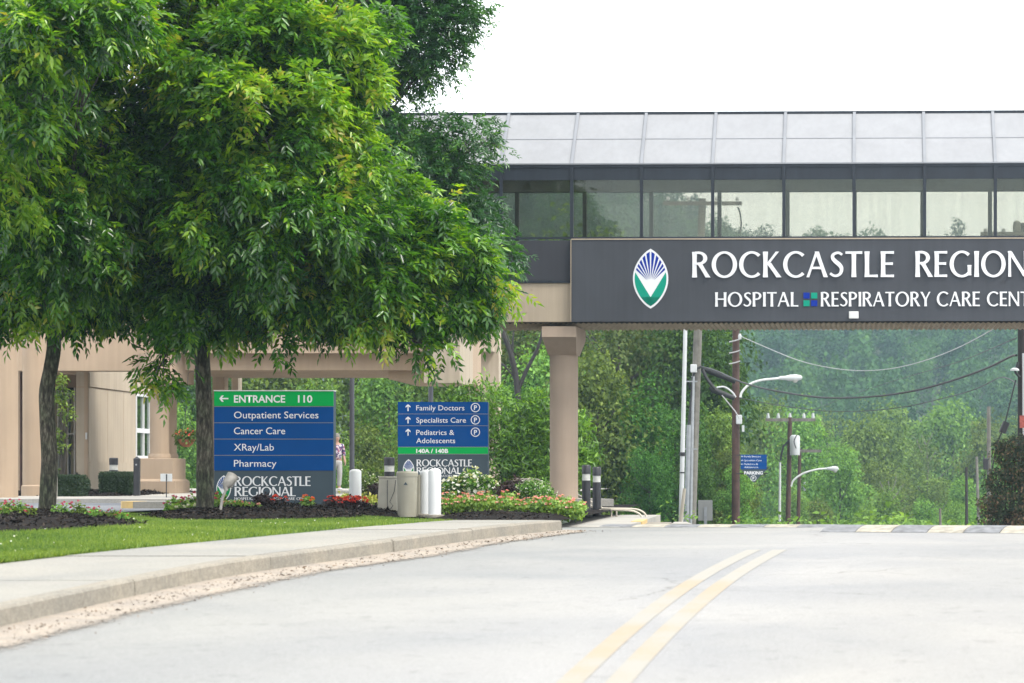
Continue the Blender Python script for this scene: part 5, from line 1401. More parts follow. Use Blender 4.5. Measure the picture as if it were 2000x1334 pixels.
LAND = [(300, 'left of the stepped column'), (350, 'behind the hanging basket'), (400, 'behind the middle trunk'), (480, 'behind the ENTRANCE sign header'), (545, 'above the middle of the entrance sign'), (585, 'above the number 110'), (630, 'at the right edge of the entrance sign'), (665, 'beside the walking person'), (700, 'behind the dark lamp standard'), (740, 'left of the direction sign'), (780, 'above the direction sign edge'), (815, 'behind the direction sign'), (850, 'below the canopy end block'), (900, 'behind the balcony wing'), (950, 'left of the laurel shrub top'), (1030, 'left of the bridge column'), (1110, 'directly behind the bridge column'), (1165, 'just right of the bridge column'), (1230, 'above the black bollard lights'), (1275, 'above the cream handrail'), (1320, 'left of the slim white pole'), (1370, 'behind the grey leaning pole'), (1410, 'behind the grey traffic sign back'), (1440, 'behind the brown pole'), (1475, 'behind the parking sign'), (1512, 'right of the parking sign'), (1535, 'at the slim distant white pole'), (1555, 'behind the transformer pole'), (1585, 'below the smaller lamp head'), (1610, 'right of the smaller street lamp'), (1650, 'between the small lamp and the bare tree'), (1700, 'left of the thin bare tree'), (1720, 'next to the thin bare tree'), (1748, 'right of the thin bare tree'), (1775, 'left of the forked pale tree'), (1812, 'around the forked pale tree'), (1840, 'above the short wooden post'), (1872, 'left of the thin dark pole'), (1895, 'behind the thin dark pole'), (1915, 'right of the thin dark pole'), (1940, 'behind the bare grey stump'), (1970, 'above the withered shrub'), (2000, 'behind the thick right pole'), (2070, 'cut by the right picture edge'), (2200, 'past the right picture edge')]
used = {}
def wood_tree(x, ytop, Y, wpx, kind, label, group, ybase=None):
    place = next(p_ for a_, p_ in LAND if x <= a_)
    size = 'tall' if ytop < 620 else 'mid-height' if ytop < 800 else 'low' if ytop < 900 else 'small'
    tone = {'a': 'bright green', 'b': 'fresh green narrow', 'c': 'broad bright green', 'd': 'dark green', 'o': 'olive grey', 'f': 'sparse bare-twigged'}[kind]
    label = '%s %s tree %s' % (size, tone, place)
    if label in used: label = label.replace('tree', 'tree, further back,' if Y > used[label] else 'tree, nearer,')
    used[label] = Y
    me, tm, R, H = protos[kind]
    X = XX(x, Y); zb = terrain(X, Y)-.2 if ybase is None else ZZ(ybase, Y)
    t = thing('tree', (X, Y, zb), label, 'tree', rz=(x*7.3+Y) % 6.28, group=group)
    sh = (ZZ(ytop, Y)-zb)/(H*1.10); sw = max(wpx/F*Y/2/(R*1.15), sh/1.35)
    t.scale = (sw, sw, sh)
    o = bpy.data.objects.new('trunk', tm); C.objects.link(o); o.parent = t
    o = bpy.data.objects.new('crown', me); C.objects.link(o); o.parent = t; o['kind'] = 'stuff'
G1 = 'dense dark trees close behind the bridge column'
L1a = 'dense tree in the green belt behind the bridge'
for x, yt, Y, w_, k in ((900, 480, 122, 300, 'd'), (1030, 560, 114, 300, 'o'), (1120, 480, 126, 300, 'c'), (1210, 540, 112, 260, 'o'), (1290, 500, 120, 260, 'd'), (1368, 540, 112, 250, 'd'),
                       (1235, 730, 98, 200, 'd'), (1320, 770, 100, 180, 'd'), (1400, 800, 102, 170, 'a'), (1165, 700, 97, 170, 'c'), (1428, 880, 100, 90, 'c'), (1000, 720, 100, 170, 'd'), (1060, 690, 106, 180, 'c'), (1270, 860, 94, 120, 'd'), (1360, 880, 95, 120, 'd'), (1440, 910, 97, 90, 'a')):
    wood_tree(x, yt, Y, w_, k, ('olive grey' if k == 'o' else 'dark green' if k == 'd' else 'mid green')+' '+L1a, G1)
G2 = 'light green trees seen under the entrance canopy'
for x, yt, Y, w_, k in ((370, 690, 118, 150, 'd'), (455, 680, 124, 150, 'd'), (530, 660, 120, 160, 'c'), (610, 740, 112, 120, 'a'), (680, 640, 128, 170, 'a'), (760, 690, 116, 150, 'b'), (830, 640, 122, 160, 'c'), (560, 800, 108, 120, 'a'), (720, 830, 104, 120, 'a'), (800, 850, 102, 120, 'a'), (650, 860, 106, 110, 'a'), (330, 800, 112, 120, 'c'), (880, 700, 110, 140, 'c')):
    wood_tree(x, yt, Y, w_, k, 'light green tree seen below the canopy beam' if k != 'd' else 'darker green tree seen below the canopy beam', G2)
G3 = 'trees in the valley to the right of the brown pole'
for x, yt, Y, w_, k in ((1500, 780, 210, 150, 'a'), (1560, 810, 195, 130, 'c'), (1640, 870, 178, 150, 'a'), (1600, 975, 165, 110, 'a'), (1545, 960, 172, 90, 'c'), (1690, 820, 230, 150, 'c'), (1740, 790, 270, 170, 'a'), (1800, 800, 285, 170, 'b'), (1860, 795, 280, 160, 'c'), (1925, 815, 260, 150, 'a'),
                       (1710, 910, 200, 110, 'c'), (1760, 930, 215, 120, 'a'), (1820, 920, 205, 120, 'b'), (1880, 930, 190, 120, 'a'), (1735, 960, 170, 90, 'c'), (1810, 975, 172, 100, 'a'), (1865, 985, 165, 90, 'c'), (1960, 880, 200, 120, 'c'), (1620, 790, 300, 170, 'b'), (1980, 800, 300, 150, 'b'), (1690, 985, 160, 90, 'a'), (1905, 985, 160, 90, 'a'),
                       (2060, 800, 270, 170, 'a'), (2080, 900, 200, 150, 'c'), (1530, 860, 240, 130, 'b')):
    wood_tree(x, yt, Y, w_, k, 'bright green tree in the valley behind the utility poles', G3)
for x, yt, Y, w_ in ((1735, 925, 188, 90), (1810, 860, 225, 100), (1830, 940, 180, 70)):
    wood_tree(x, yt, Y, w_, 'f', 'sparse grey tree with bare twigs in the valley', 'sparse half bare valley trees')
# bare forked dead trunk and dark limbs visible between the trees
def snag(label, Y, segs, m, name='bare_tree'):
    p0 = at(*segs[0][0][0:2], Y); t = thing(name, p0, label, 'tree')
    for i, (pts) in enumerate(segs):
        r = pts[-1]; P = [tuple(at(x, y, Y)-p0) for x, y in pts[:-1]]
        c = crom(P, 5); B().tube([tuple(q) for q in c], list(np.linspace(r/F*Y/2, r/F*Y/5, len(c))), 8).build('trunk' if i == 0 else 'limb', m, t)
snag('dark bare double trunk leaning between canopy and bridge column', 97, [[(1020, 1000), (1012, 780), (1000, 700), (980, 640), (970, 560), 15], [(1012, 760), (1030, 720), (1050, 680), (1062, 630), (1060, 560), 9], [(1008, 740), (985, 715), (965, 700), 5], [(1000, 700), (1003, 650), (1010, 600), 5]], M['wood_dk'])
snag('pale bare forked tree standing in the bright valley trees', 236, [[(1812, 960), (1812, 900), (1808, 870), (1800, 850), 4], [(1812, 905), (1822, 890), (1830, 880), 3], [(1808, 872), (1818, 855), (1822, 845), 2], [(1800, 885), (1790, 860), (1780, 850), 2]], M['wood_gr'])
snag('thin bare grey tree in the lower valley', 176, [[(1740, 1020), (1741, 990), (1738, 965), (1735, 940), 5], [(1740, 980), (1755, 960), (1765, 945), 3], [(1740, 975), (1725, 955), (1718, 940), 3], [(1738, 965), (1748, 945), (1750, 925), 2]], M['wood_gr'])
snag('white bleached branches poking out of the dark tree', 101, [[(1296, 900), (1300, 850), (1310, 830), 3], [(1300, 860), (1285, 845), (1278, 835), 2], [(1300, 852), (1316, 842), (1322, 836), 2]], M['wood_gr'])

# the far wooded hill: too many crowns to count, one mass
rg = np.random.default_rng(21)
vars_ = []
for i in range(5):
    r2 = np.random.default_rng(50+i); cl = crown_clumps(r2, 4.6, 10.5, 7, 1.5)
    vars_.append(cloud(r2, cl, 850, .72, .55, 1.1, .8, .0, .5))
parts = []
gx_ = []
y = 335.
while y < 835:
    st = 6.6+(y-335)*.005; x0, x1 = XX(820, y), XX(2120, y); x = x0
    while x < x1:
        gx_.append((x+rg.uniform(-2.5, 2.5), y+rg.uniform(-3.5, 3.5))); x += st*rg.uniform(.9, 1.35)
    y += st*1.75
for X, Y in gx_:
    V, T, v = vars_[rg.integers(5)]; a = rg.uniform(0, 6.28); s = rg.uniform(.72, 1.25); sz = s*rg.uniform(.9, 1.3)
    ca, sa = math.cos(a)*s, math.sin(a)*s
    W_ = np.stack([V[:, 0]*ca-V[:, 1]*sa+X, V[:, 0]*sa+V[:, 1]*ca+Y, V[:, 2]*sz+terrain(X, Y)-1.5], 1)
    parts.append((W_, T, np.clip(v*.6+rg.uniform(-.12, .5), 0, 1)))
V, T, v = merge(parts); print('hill crowns', len(gx_), 'tris', len(T))
o = link('far_woods', np_mesh('far_woods', V, T, v), M['leafH']); tag(o, kind='stuff', label='dense deciduous woods covering the far hazy hillside')
# scrub filling the slope below the crest
r3 = np.random.default_rng(33); cl = []
for i in range(150):
    Y = r3.uniform(66, 150); X = XX(r3.uniform(1190, 2100), Y) if i % 3 else XX(r3.uniform(300, 1150), Y+18)
    if X < -6: Y = max(Y+18, 88)
    s = r3.uniform(.8, 1.7); zt_ = min(terrain(X, Y)+.6, EYE-(.0205 if X > -6 else .006)*Y-s*.8)
    cl.append((X, Y, zt_, s*1.3, s*1.1, s))
V, T, v = cloud(r3, cl, 42000, .22, .13, .4, .6, .1)
o = link('undergrowth', np_mesh('undergrowth', V, T, v), M['leafM']); tag(o, kind='stuff', label='low green scrub on the slope behind the road crest')

# ---------------------------------------------------------------- shrubs and hedges near the buildings
def shrub(name, label, cat, loc, clumps, n, L, Wd, m, seed, stems=5, up=.35, droop=.1, group=None, extra=None):
    rg = np.random.default_rng(seed); t = thing(name, loc, label, cat, group=group)
    V, T, v = cloud(rg, clumps, n, L, Wd, up, .35, droop, .8); o = link('foliage', np_mesh('foliage', V, T, v), m, t); o['kind'] = 'stuff'
    b = B(); rnd = random.Random(seed)
    for i in range(stems):
        c = clumps[i % len(clumps)]; b.tube([(c[0]*.2, c[1]*.2, -.1), (c[0]*.6, c[1]*.6, c[2]*.5), (c[0], c[1], c[2])], [.03, .022, .01], 6)
    b.build('stems', M['bark2'], t)
    if extra:
        for (em, en, eL, ew, nm) in extra:
            V, T, v = cloud(rg, [(c[0], c[1], c[2]+c[5]*.12, c[3]*1.05, c[4]*1.05, c[5]*1.0) for c in clumps], en, eL, ew, .6, .88, 0)
            o = link(nm, np_mesh(nm, V, T, v), em, t); o['kind'] = 'stuff'
    return t
Ys = 64.; ks = F/Ys; bx = XX(1000, Ys)
def C_(x, y, r, ry=None, dy=0): return ((x-1000)/ks, dy, ZZ(y, Ys)-1.4, r/ks, (ry or r)/ks, r/ks)
shrub('laurel_shrub', 'large glossy green shrub beside and behind the bridge column', 'shrub', (bx, Ys, 1.4),
      [C_(900, 800, 45), C_(950, 785, 45), C_(985, 830, 60), C_(1010, 870, 60), C_(1050, 810, 48), C_(1090, 840, 55), C_(1110, 900, 62), C_(1150, 890, 30), C_(1140, 930, 30), C_(1030, 930, 70), C_(970, 920, 60), C_(880, 860, 48), C_(915, 850, 50), C_(1075, 950, 60), C_(1040, 790, 25), C_(1135, 830, 25),
       C_(885, 765, 14), C_(922, 762, 13), C_(962, 768, 12), C_(1050, 775, 14)], 11000, .17, .05, M['leafS'], 61, 9, .25, -.25)
for i, (x, y0, y1, Y, w_, lab) in enumerate(((135, 926, 972, 60, 28, 'clipped dark green box hedge near the entrance doors'), (229, 920, 960, 61.5, 30, 'clipped box hedge with a short black lamp rising behind it'), (150, 934, 972, 64, 18, 'smaller clipped hedge behind the one by the doors'))):
    kk = F/Y; h_ = (y1-y0)/kk; rg = np.random.default_rng(70+i); wv = w_/kk
    t = thing('box_hedge', (XX(x, Y), Y, ZZ(y1, Y)), lab, 'hedge')
    b = B().box(-wv*.9, wv*.9, -.28, .38, -.1, h_*.9, .08); b.build('hedge_core', M['boxcore'] if 'boxcore' in M else M['earth'], t)
    n = 6500; P = rg.uniform(-1, 1, (n, 3)); ax = rg.integers(0, 3, n); P[np.arange(n), ax] = np.sign(P[np.arange(n), ax])*(1-.08*rg.random(n))
    P = np.stack([P[:, 0]*wv*(1-.12*(np.abs(P[:, 2])**6)), P[:, 1]*.36+.05, (P[:, 2]*.5+.5)*h_-.03], 1)
    V, T, v = leaves_at(P, rg.normal(size=(n, 3)), rg.normal(size=(n, 3)), .04, .028, .2, rg.random(n)); o = link('foliage', np_mesh('foliage', V, T, v), M['leafB'], t); o['kind'] = 'stuff'
# young tree with sparse leaves by the doors
t = shrub('young_tree', 'slender young tree with sparse leaves in front of the entrance doors', 'tree', (XX(118, 62), 62, 1.5), [((x-118)/80, 0, (970-y)/80, r/80, r/80, r/80) for x, y, r in ((122, 745, 12), (118, 780, 14), (130, 810, 16), (118, 850, 14), (122, 875, 12), (136, 770, 8), (112, 920, 8))], 420, .12, .05, M['leafM'], 81, 7)
# white flowering, maroon and white-speckled shrubs in the bed
kk = F/52.
def Cc(x0, x, y, r, Y, zb): return ((x-x0)/F*Y, 0, ZZ(y, Y)-zb, r/F*Y, r/F*Y, r/F*Y*.8)
shrub('hydrangea', 'rounded green shrub covered with cream white flower heads', 'shrub', (XX(920, 52), 52, 1.4), [Cc(920, x, y-6, r, 52, 1.4) for x, y, r in ((890, 958, 24), (920, 950, 28), (950, 958, 24), (905, 970, 24), (940, 972, 24), (880, 972, 14))], 3600, .075, .045, M['leafS'], 62, extra=[(M['petW'], 520, .085, .08, 'blossoms')])
shrub('barberry', 'dark maroon leaved shrub between white flowers and bridge column', 'shrub', (XX(998, 48.6), 48.6, 1.4), [Cc(998, x, y, r, 48.6, 1.4) for x, y, r in ((985, 958, 18), (1005, 950, 20), (1015, 968, 18), (990, 975, 18))], 2600, .05, .03, M['leafP'], 63)
shrub('gardenia_shrub', 'bushy green shrub with small white flowers left of the column', 'shrub', (XX(1048, 48), 48, 1.4), [Cc(1048, x, y, r, 48, 1.4) for x, y, r in ((1035, 955, 22), (1060, 962, 24), (1045, 980, 22), (1072, 980, 18))], 3000, .05, .03, M['leafM'], 64, extra=[(M['petW'], 420, .028, .026, 'blossoms')])
shrub('flowering_shrub', 'airy shrub with white flowers between signs, behind the bollard', 'shrub', (XX(712, 56), 56, 1.4), [Cc(712, x, y, r, 56, 1.4) for x, y, r in ((705, 940, 22), (725, 955, 24), (700, 965, 22), (735, 975, 16))], 2400, .06, .035, M['leafO'], 65, extra=[(M['petW'], 190, .04, .04, 'blossoms')])
shrub('barberry', 'small maroon shrub beside the lone white bollard', 'shrub', (XX(735, 55), 55, 1.4), [Cc(735, x, y, r, 55, 1.4) for x, y, r in ((732, 955, 13), (738, 968, 13))], 900, .05, .03, M['leafP'], 66)
# shrub with withered brown leaves round the right pole
Yq = 58.
shrub('withered_shrub', 'scraggy dark shrub with withered brown leaves around the right pole', 'shrub', (XX(1965, Yq), Yq, zr(Yq)), [Cc(1965, x, y, r, Yq, zr(Yq)) for x, y, r in ((1985, 870, 30), (1962, 890, 28), (1990, 920, 40), (1950, 940, 34), (1975, 980, 44), (1935, 985, 26), (1945, 1015, 30), (1990, 1020, 40), (2030, 900, 40), (2040, 980, 50), (1950, 870, 14))], 9000, .085, .04, M['leafR'], 67, 9, .2, .5)

# ---------------------------------------------------------------- bedding plants
def bedding(kind, lm, pm, seed, nl, npet, R, H, pl=.035):
    rg = np.random.default_rng(seed); b = B(); b.tube([(0, 0, -.05), (0, 0, H*.5)], .01, 5); sm_ = new_mesh('stem', b.V, b.F); sm_.materials.append(M['leafFm'] if 'leafFm' in M else M['leafS'])
    V, T, v = cloud(rg, [(0, 0, H*.45, R, R, H*.45), (R*.4, 0, H*.4, R*.6, R*.6, H*.35), (-R*.4, R*.2, H*.45, R*.6, R*.6, H*.35)], nl, .06, .042, .5, .3)
    fm = np_mesh('foliage', V, T, v); fm.materials.append(lm)
    # flower heads: small rosettes of petals
    k = npet; c = unit(rg.normal(size=(k, 3))); c[:, 2] = np.abs(c[:, 2])*.7+.45; c[:, 1] -= .15; c = c*np.array([R*1.0, R*1.0, H*.62]); c[:, 2] += H*.25
    P = np.repeat(c, 7, 0); D = rg.normal(size=(k*7, 3)); D[:, 2] = np.abs(D[:, 2])*.6; V, T, v = leaves_at(P, D, rg.normal(size=(k*7, 3))+[0, -.5, 1], pl, pl*.85, .2, rg.random(k*7))
    fl = np_mesh('blossoms', V, T, v); fl.materials.append(pm)
    return fm, fl, sm_
BK = {'pink': bedding('p', M['leafF'], M['petP'], 90, 240, 8, .15, .32), 'red': bedding('r', M['leafP'], M['petR'], 91, 110, 22, .15, .22), 'orange': bedding('o', M['leafF'], M['petO'], 92, 120, 12, .12, .2),
      'rose': bedding('m', M['leafM'], M['petM'], 93, 120, 5, .15, .26), 'white': bedding('w', M['leafF'], M['petW'], 94, 170, 6, .12, .17, .04), 'yellow': bedding('y', M['leafY'], M['leafY'], 95, 220, 10, .16, .3), 'mixed': bedding('x', M['leafF'], M['petP'], 96, 150, 5, .12, .16)}
BK2 = {'pink': bedding('p', M['leafF'], M['petP'], 97, 220, 10, .15, .3), 'red': bedding('r', M['leafP'], M['petR'], 98, 90, 20, .13, .2)}
def plant(kind, X, Y, z, s, label, group, rz=0, name='begonia'):
    t = thing(name, (X, Y, z), label, 'flower', rz=rz, group=group); t.scale = (s, s, s*1.02)
    src = BK2[kind] if kind in BK2 and rz > 3 else BK[kind]
    for nm, me in zip(('foliage', 'blossoms', 'stem'), src):
        o = bpy.data.objects.new(nm, me); C.objects.link(o); o.parent = t; o['kind'] = 'stuff' if nm != 'stem' else 'thing'
        if nm == 'stem': del o['kind']
rf = random.Random(77)
def row(kind, xs, Y, hz, label, group, s0=.9, s1=1.2, name='begonia'):
    ORD = 'first second third fourth fifth sixth seventh eighth ninth tenth eleventh twelfth thirteenth fourteenth fifteenth sixteenth'.split()
    xs = sorted(xs); base = label
    for i, x in enumerate(xs):
        if len(xs) > 1: label = base+', '+(ORD[i]+' from left')
        yy = Y+rf.uniform(-.35, .35); X = XX(x, yy)
        plant(kind, X, yy, hz(X, yy)-.02, rf.uniform(s0, s1), label, group, rf.uniform(0, 6.2), name)
row('pink', [872, 888, 905, 925, 943, 962, 985, 1000, 1018, 1036, 1052, 1068, 1080, 1095, 1110, 1124], 40.2, hzC, 'coral pink begonia in the front row below the bridge column', 'front row of pink begonias', .75, 1.0)
row('pink', [880, 912, 950, 995, 1045, 1078, 1104, 1128], 42.3, hzC, 'coral pink begonia in the second row below the bridge column', 'second row of pink begonias', .8, 1.1)
row('yellow', [662, 672, 684, 716, 727, 738], 46, hzC, 'chartreuse bedding plant behind the lone white bollard', 'chartreuse plants behind the bollard', 1., 1.35, 'bedding_plant')
row('mixed', [705, 718, 730, 742, 812, 822], 44, hzC, 'pink and green begonia among the utility boxes', 'begonias among the utility boxes', 1., 1.2)
row('red', [650, 662, 674, 686, 697], 40.2, hzB, 'scarlet begonia at the right foot of the entrance sign', 'scarlet begonias at the sign foot', .9, 1.15)
row('red', [543], 43.2, hzB, 'single red begonia under the middle of the entrance sign', None, 1.0, 1.1)
row('orange', [601], 42.6, hzB, 'single orange begonia under the right half of the entrance sign', None, 1.05, 1.1)
row('white', [438, 455], 41.6, hzB, 'white flowered begonia behind the floodlight pole', 'white begonias behind the floodlight', .75, .85)
row('mixed', [466, 480, 498, 445], 40.6, hzB, 'pale green and pink begonia right of the floodlight', 'pale begonias right of the floodlight', .7, .85)
row('rose', [338, 350, 362, 373, 385, 408, 420], 41.6, hzB, 'crimson flower at the foot of the tree by the entrance sign', 'crimson flowers round the middle trunk', .85, 1.15, 'rose_bush')
row('white', [345, 380, 412], 40.8, hzB, 'white flowered bedding plant at the foot of the middle trunk', 'white flowers round the middle trunk', .7, .9, 'bedding_plant')
row('rose', [15, 40, 120, 155, 190, 222], 35.2, hzA, 'magenta rose bush in the mulch round the left trunk', 'magenta rose bushes round the left trunk', .6, .85, 'rose_bush')
row('rose', [8, 55, 178, 240], 32.2, hzA, 'low magenta rose bush at the front of the left mulch bed', 'low rose bushes in the left bed', .5, .7, 'rose_bush')
shrub('coleus', 'small dark purple plant under the entrance sign lettering', 'flower', (XX(513, 43.5), 43.5, hzB(XX(513, 43.5), 43.5)), [(0, 0, .11, .13, .11, .10)], 400, .06, .04, M['leafP'], 88, 2)

# ---------------------------------------------------------------- the two big shade trees and the one behind
def pc(x, y, Y, r, base, rz=None, ry=None, w=1.):
    q = rz or r
    if r >= 35 and y+q > 625: y -= (y+q-625)*.8
    if x > 840: x -= 18
    p = at(x, y, Y)-Vector(base); k = F/Y
    return (p.x, p.y, p.z, r/k, (ry or r)/k, (rz or r)/k, w)
bA = Vector((XX(90, 39), 39, gl(39)-.05))
tA = [(0, 0, 0), (.04, 0, .9), (-.0, .02, 1.9), (.12, 0, 2.6), (.08, -.05, 3.3), (0, 0, 4.2)]
clA = [pc(60, 560, 38.5, 110, bA), (pc(-60, 420, 38, 170, bA)), pc(120, 420, 37.2, 140, bA), pc(40, 260, 36.8, 150, bA), pc(200, 300, 38, 140, bA), pc(-40, 120, 37, 170, bA), pc(120, 80, 36, 150, bA), pc(260, 160, 38.4, 140, bA), pc(60, -80, 38, 170, bA, w=.6), pc(220, -60, 38, 160, bA, w=.6),
       pc(150, 620, 38.6, 90, bA, 60), pc(20, 650, 38, 90, bA, 50), pc(250, 480, 39, 130, bA), pc(130, 540, 40, 130, bA), pc(-150, 560, 39, 140, bA), pc(100, 300, 41, 170, bA), pc(0, 0, 41, 190, bA, w=.6), pc(230, 640, 39.4, 60, bA, 50),
       pc(60, 60, 33.5, 120, bA, 60), pc(180, 20, 34, 100, bA, 50), pc(30, 200, 34, 90, bA, 60), pc(120, -10, 34, 120, bA), pc(-30, 320, 35, 120, bA)]
big_tree('large leafy ash tree whose trunk stands left of the entrance sign, at the picture edge', bA, tA, [.132, .122, .112, .105, .10, .08], clA, 3900, 101, M['leafA'], group=None)
bB = Vector((XX(400, 40), 40, gl(40)+.02))
tB = [(0, 0, 0), (0, 0, 1.0), (-.02, .02, 1.9), (-.03, 0, 2.7), (.06, 0, 3.4), (.2, 0, 4.3)]
clB = [pc(420, 560, 39, 120, bB), pc(330, 520, 38.5, 110, bB), pc(520, 600, 39, 110, bB), pc(640, 610, 39, 90, bB, 60), pc(620, 500, 38.3, 130, bB), pc(740, 560, 39, 110, bB), pc(850, 560, 39.5, 100, bB), pc(930, 540, 39.6, 75, bB), 
        pc(560, 400, 37.6, 130, bB), pc(430, 380, 37.4, 130, bB), pc(660, 320, 38, 120, bB), pc(500, 250, 37, 130, bB), pc(380, 240, 37.4, 120, bB), pc(620, 200, 38, 110, bB), pc(440, 100, 37.5, 140, bB), pc(580, 90, 38, 120, bB), pc(330, 60, 38, 130, bB), pc(500, -50, 39, 160, bB, w=.6), pc(640, 10, 39, 110, bB), pc(350, -80, 40, 170, bB, w=.6),
       pc(590, 640, 38.8, 55, bB, 45), pc(680, 660, 39, 45, bB, 35), pc(780, 640, 39.2, 75, bB, 45), pc(870, 630, 39.4, 60, bB, 45), pc(540, 650, 38.7, 32, bB, 22), pc(330, 640, 38.6, 50, bB, 55), pc(310, 720, 38.4, 26, bB, 26), pc(410, 640, 39, 55, bB, 45), pc(600, 330, 41.5, 190, bB), pc(700, 480, 41.5, 170, bB), pc(450, 480, 41.5, 170, bB), pc(830, 672, 39.2, 20, bB, 22), pc(470, 650, 38.8, 55, bB, 40), pc(680, 110, 38.4, 60, bB)]
big_tree('spreading ash tree with its trunk directly beside the entrance sign', bB, tB, [.138, .128, .120, .115, .105, .08], clB, 6000, 102, M['leafA'])
bC = Vector((XX(399, 50), 50, gl(50)-.1))
tC = [(0, 0, 0), (.0, 0, 1.2), (.0, .1, 2.4), (.0, 0, 3.3), (.7, 0, 5.0), (1.9, 0, 6.4)]
clC = [pc(x, y, Y, r, bC, w=w_) for x, y, Y, r, w_ in ((700, 90, 50, 90, 1), (790, 70, 50, 85, 1), (870, 50, 50, 65, 1), (925, 25, 50, 38, 1), (780, -20, 50, 100, 1), (650, 20, 50, 100, 1), (720, -110, 50, 130, .6), (860, -70, 50, 90, .8), (655, 130, 50, 55, 1), (740, 130, 50, 46, .8), (850, 120, 50, 42, 1), (893, 105, 50, 30, .9), (690, 175, 50, 45, 1), (765, 168, 50, 36, .8),
       (700, 235, 50, 60, 1), (740, 285, 50, 62, 1), (810, 275, 50, 55, 1), (880, 262, 50, 45, 1), (945, 268, 50, 38, 1), (985, 280, 50, 20, .8), (720, 355, 50.4, 90, 1), (820, 360, 50.2, 85, 1), (905, 345, 50, 60, 1), (865, 440, 50, 85, 1), (760, 450, 50.5, 110, 1), (945, 430, 50, 45, 1), (910, 515, 50, 75, 1), (975, 500, 50, 42, 1), (1015, 505, 50, 20, .8), (820, 550, 50, 95, 1), (945, 570, 50, 48, 1), (600, 250, 51, 120, 1), (520, 380, 51, 130, 1), (640, 480, 51, 120, 1), (560, 120, 51, 110, 1))]
big_tree('bluish green ash tree standing behind, its thin crown edge against sky and bridge', bC, tC, [.14, .13, .12, .11, .10, .07], clC, 4500, 103, M['leafA2'], lf=.115, tuft_r=.19, nt_=18)
# ---------------------------------------------------------------- person half hidden behind the sign
def skin_obj(name, chains, m, parent, sub=2):
    """one continuous surface grown along joints: chains of (point, radius); first point of a chain may be an index"""
    V, E, R_ = [], [], []
    for ch in chains:
        prev = None
        for it in ch:
            if isinstance(it, int): prev = it; continue
            V.append(it[0]); R_.append(it[1]); i = len(V)-1
            if prev is not None: E.append((prev, i))
            prev = i
    me = bpy.data.meshes.new(name); me.from_pydata(V, E, []); o = bpy.data.objects.new(name, me); C.objects.link(o)
    md = o.modifiers.new('s', 'SKIN'); o.modifiers.new('u', 'SUBSURF').levels = sub
    me.skin_vertices[0].data[0].use_root = True
    for i, r in enumerate(R_):
        me.skin_vertices[0].data[i].radius = r if isinstance(r, tuple) else (r, r)
    bpy.context.view_layer.update()
    m2 = bpy.data.meshes.new_from_object(o.evaluated_get(bpy.context.evaluated_depsgraph_get()))
    bpy.data.objects.remove(o)
    m2.polygons.foreach_set('use_smooth', [True]*len(m2.polygons)); m2.materials.clear()
    return link(name, m2, m, parent)
Yh = 75.
pe = thing('person', (XX(657, Yh), Yh, gl(Yh)+.12), 'grey haired person in a dark patterned shirt, walking away behind the entrance sign', 'person', rz=math.radians(25))
S0 = 1.62/1.75
def q(x, y, z): return (x*S0, y*S0, z*S0)
ch = [[(q(0, 0, .98), .13), (q(0, -.01, 1.12), .125), (q(0, 0, 1.28), .14), (q(0, .0, 1.42), .115), (q(0, -.01, 1.50), .055), (q(0, -.02, 1.57), .07), (q(0, -.03, 1.64), .092), (q(0, -.02, 1.71), .07)]]
n0 = 8
for s in (-1, 1):
    ch.append([0, (q(s*.09, 0, .90), .095), (q(s*.10, -.03*s, .52), .062), (q(s*.10, .05*s, .12), .045), (q(s*.10, .02*s, .05), .045), (q(s*.11, -.12+.02*s, .03), .032)])
for s in (-1, 1):
    ch.append([3, (q(s*.17, 0, 1.40), .062), (q(s*.235, .02, 1.14), .046), (q(s*.25, -.08, .92), .034), (q(s*.25, -.11, .85), .03)])
body = skin_obj('body', ch, M['skin'], pe)
b = B(); 
for s in (-1, 1):
    o_ = Vector(q(s*.25, -.115, .85))
    for f, (dx, L_) in enumerate(((-.028, .07), (-.01, .085), (.01, .08), (.027, .065))):
        b.tube([o_+Vector((0, dx, 0)), o_+Vector((0, dx-.005, -L_*.6)), o_+Vector((-s*.015, dx-.02, -L_))], [.009, .0085, .006], 7)
    b.tube([o_+Vector((0, -.03, .02)), o_+Vector((-s*.01, -.055, -.02)), o_+Vector((-s*.015, -.06, -.05))], [.01, .009, .007], 7)
b.build('fingers', M['skin'], pe)
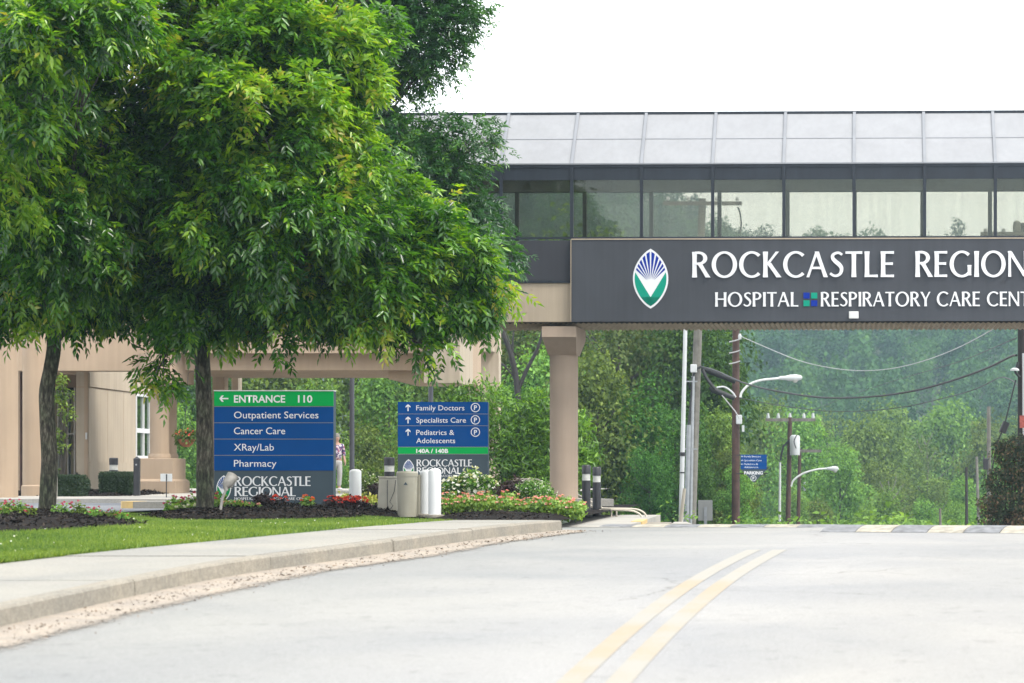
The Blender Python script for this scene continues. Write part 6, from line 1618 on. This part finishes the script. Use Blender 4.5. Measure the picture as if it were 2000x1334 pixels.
sh = [[(q(0, 0, .93), .175), (q(0, -.01, 1.12), .155), (q(0, 0, 1.28), .165), (q(0, 0, 1.42), .125), (q(0, -.01, 1.48), .07)]]
for s in (-1, 1): sh.append([3, (q(s*.18, 0, 1.40), .078), (q(s*.24, .02, 1.16), .062), (q(s*.25, -.02, 1.05), .058)])
skin_obj('shirt', sh, M['shirt'], pe)
tr = [[(q(0, 0, .98), .15), (q(0, 0, .90), .15)]]
for s in (-1, 1): tr.append([1, (q(s*.09, 0, .82), .108), (q(s*.10, -.03*s, .5), .078), (q(s*.10, .05*s, .10), .062)])
skin_obj('trousers', tr, M['trous'], pe)
b = B(); b.lathe([(.02, .115), (.07, .10), (.098, .05), (.104, 0), (.098, -.06), (.07, -.10)][::-1], 18, q(0, .005, 1.68)); b.build('hair', M['hair'], pe)
b = B()
for s in (-1, 1): b.tube([q(s*.10, -.02, 1.62), q(s*.105, -.02, 1.66)], [.012, .016], 8)
b.tube([q(0, -.115, 1.66), q(0, -.135, 1.63)], [.01, .014], 8); b.build('ears_and_nose', M['skin'], pe)
b = B()
for s in (-1, 1): b.box(s*.10*S0-.05, s*.10*S0+.05, -.17, .09, -.01, .06, .02)
b.build('shoes', M['whitep'], pe)
# ---------------------------------------------------------------- the air: pale even haze over the whole valley
m = bpy.data.materials.new("valley_haze"); m.use_nodes = True; n, l = m.node_tree.nodes, m.node_tree.links
n.remove(n["Principled BSDF"]); v = n.new("ShaderNodeVolumePrincipled")
v.inputs["Color"].default_value = (.62, .83, 1.0, 1); v.inputs["Density"].default_value = .00026; v.inputs["Anisotropy"].default_value = .2
l.new(v.outputs[0], n["Material Output"].inputs["Volume"])
hz = B().box(-5000, 5000, -200, 4800, -330, 118).build('haze', m); tag(hz, kind='stuff', label='pale summer haze over the valley')
M2 = [o for o in bpy.data.objects if o.type == 'MESH']; print('objects', len(bpy.data.objects), 'tris', sum(len(o.data.loops)-2*len(o.data.polygons) for o in {x.data.name: x for x in M2}.values()))
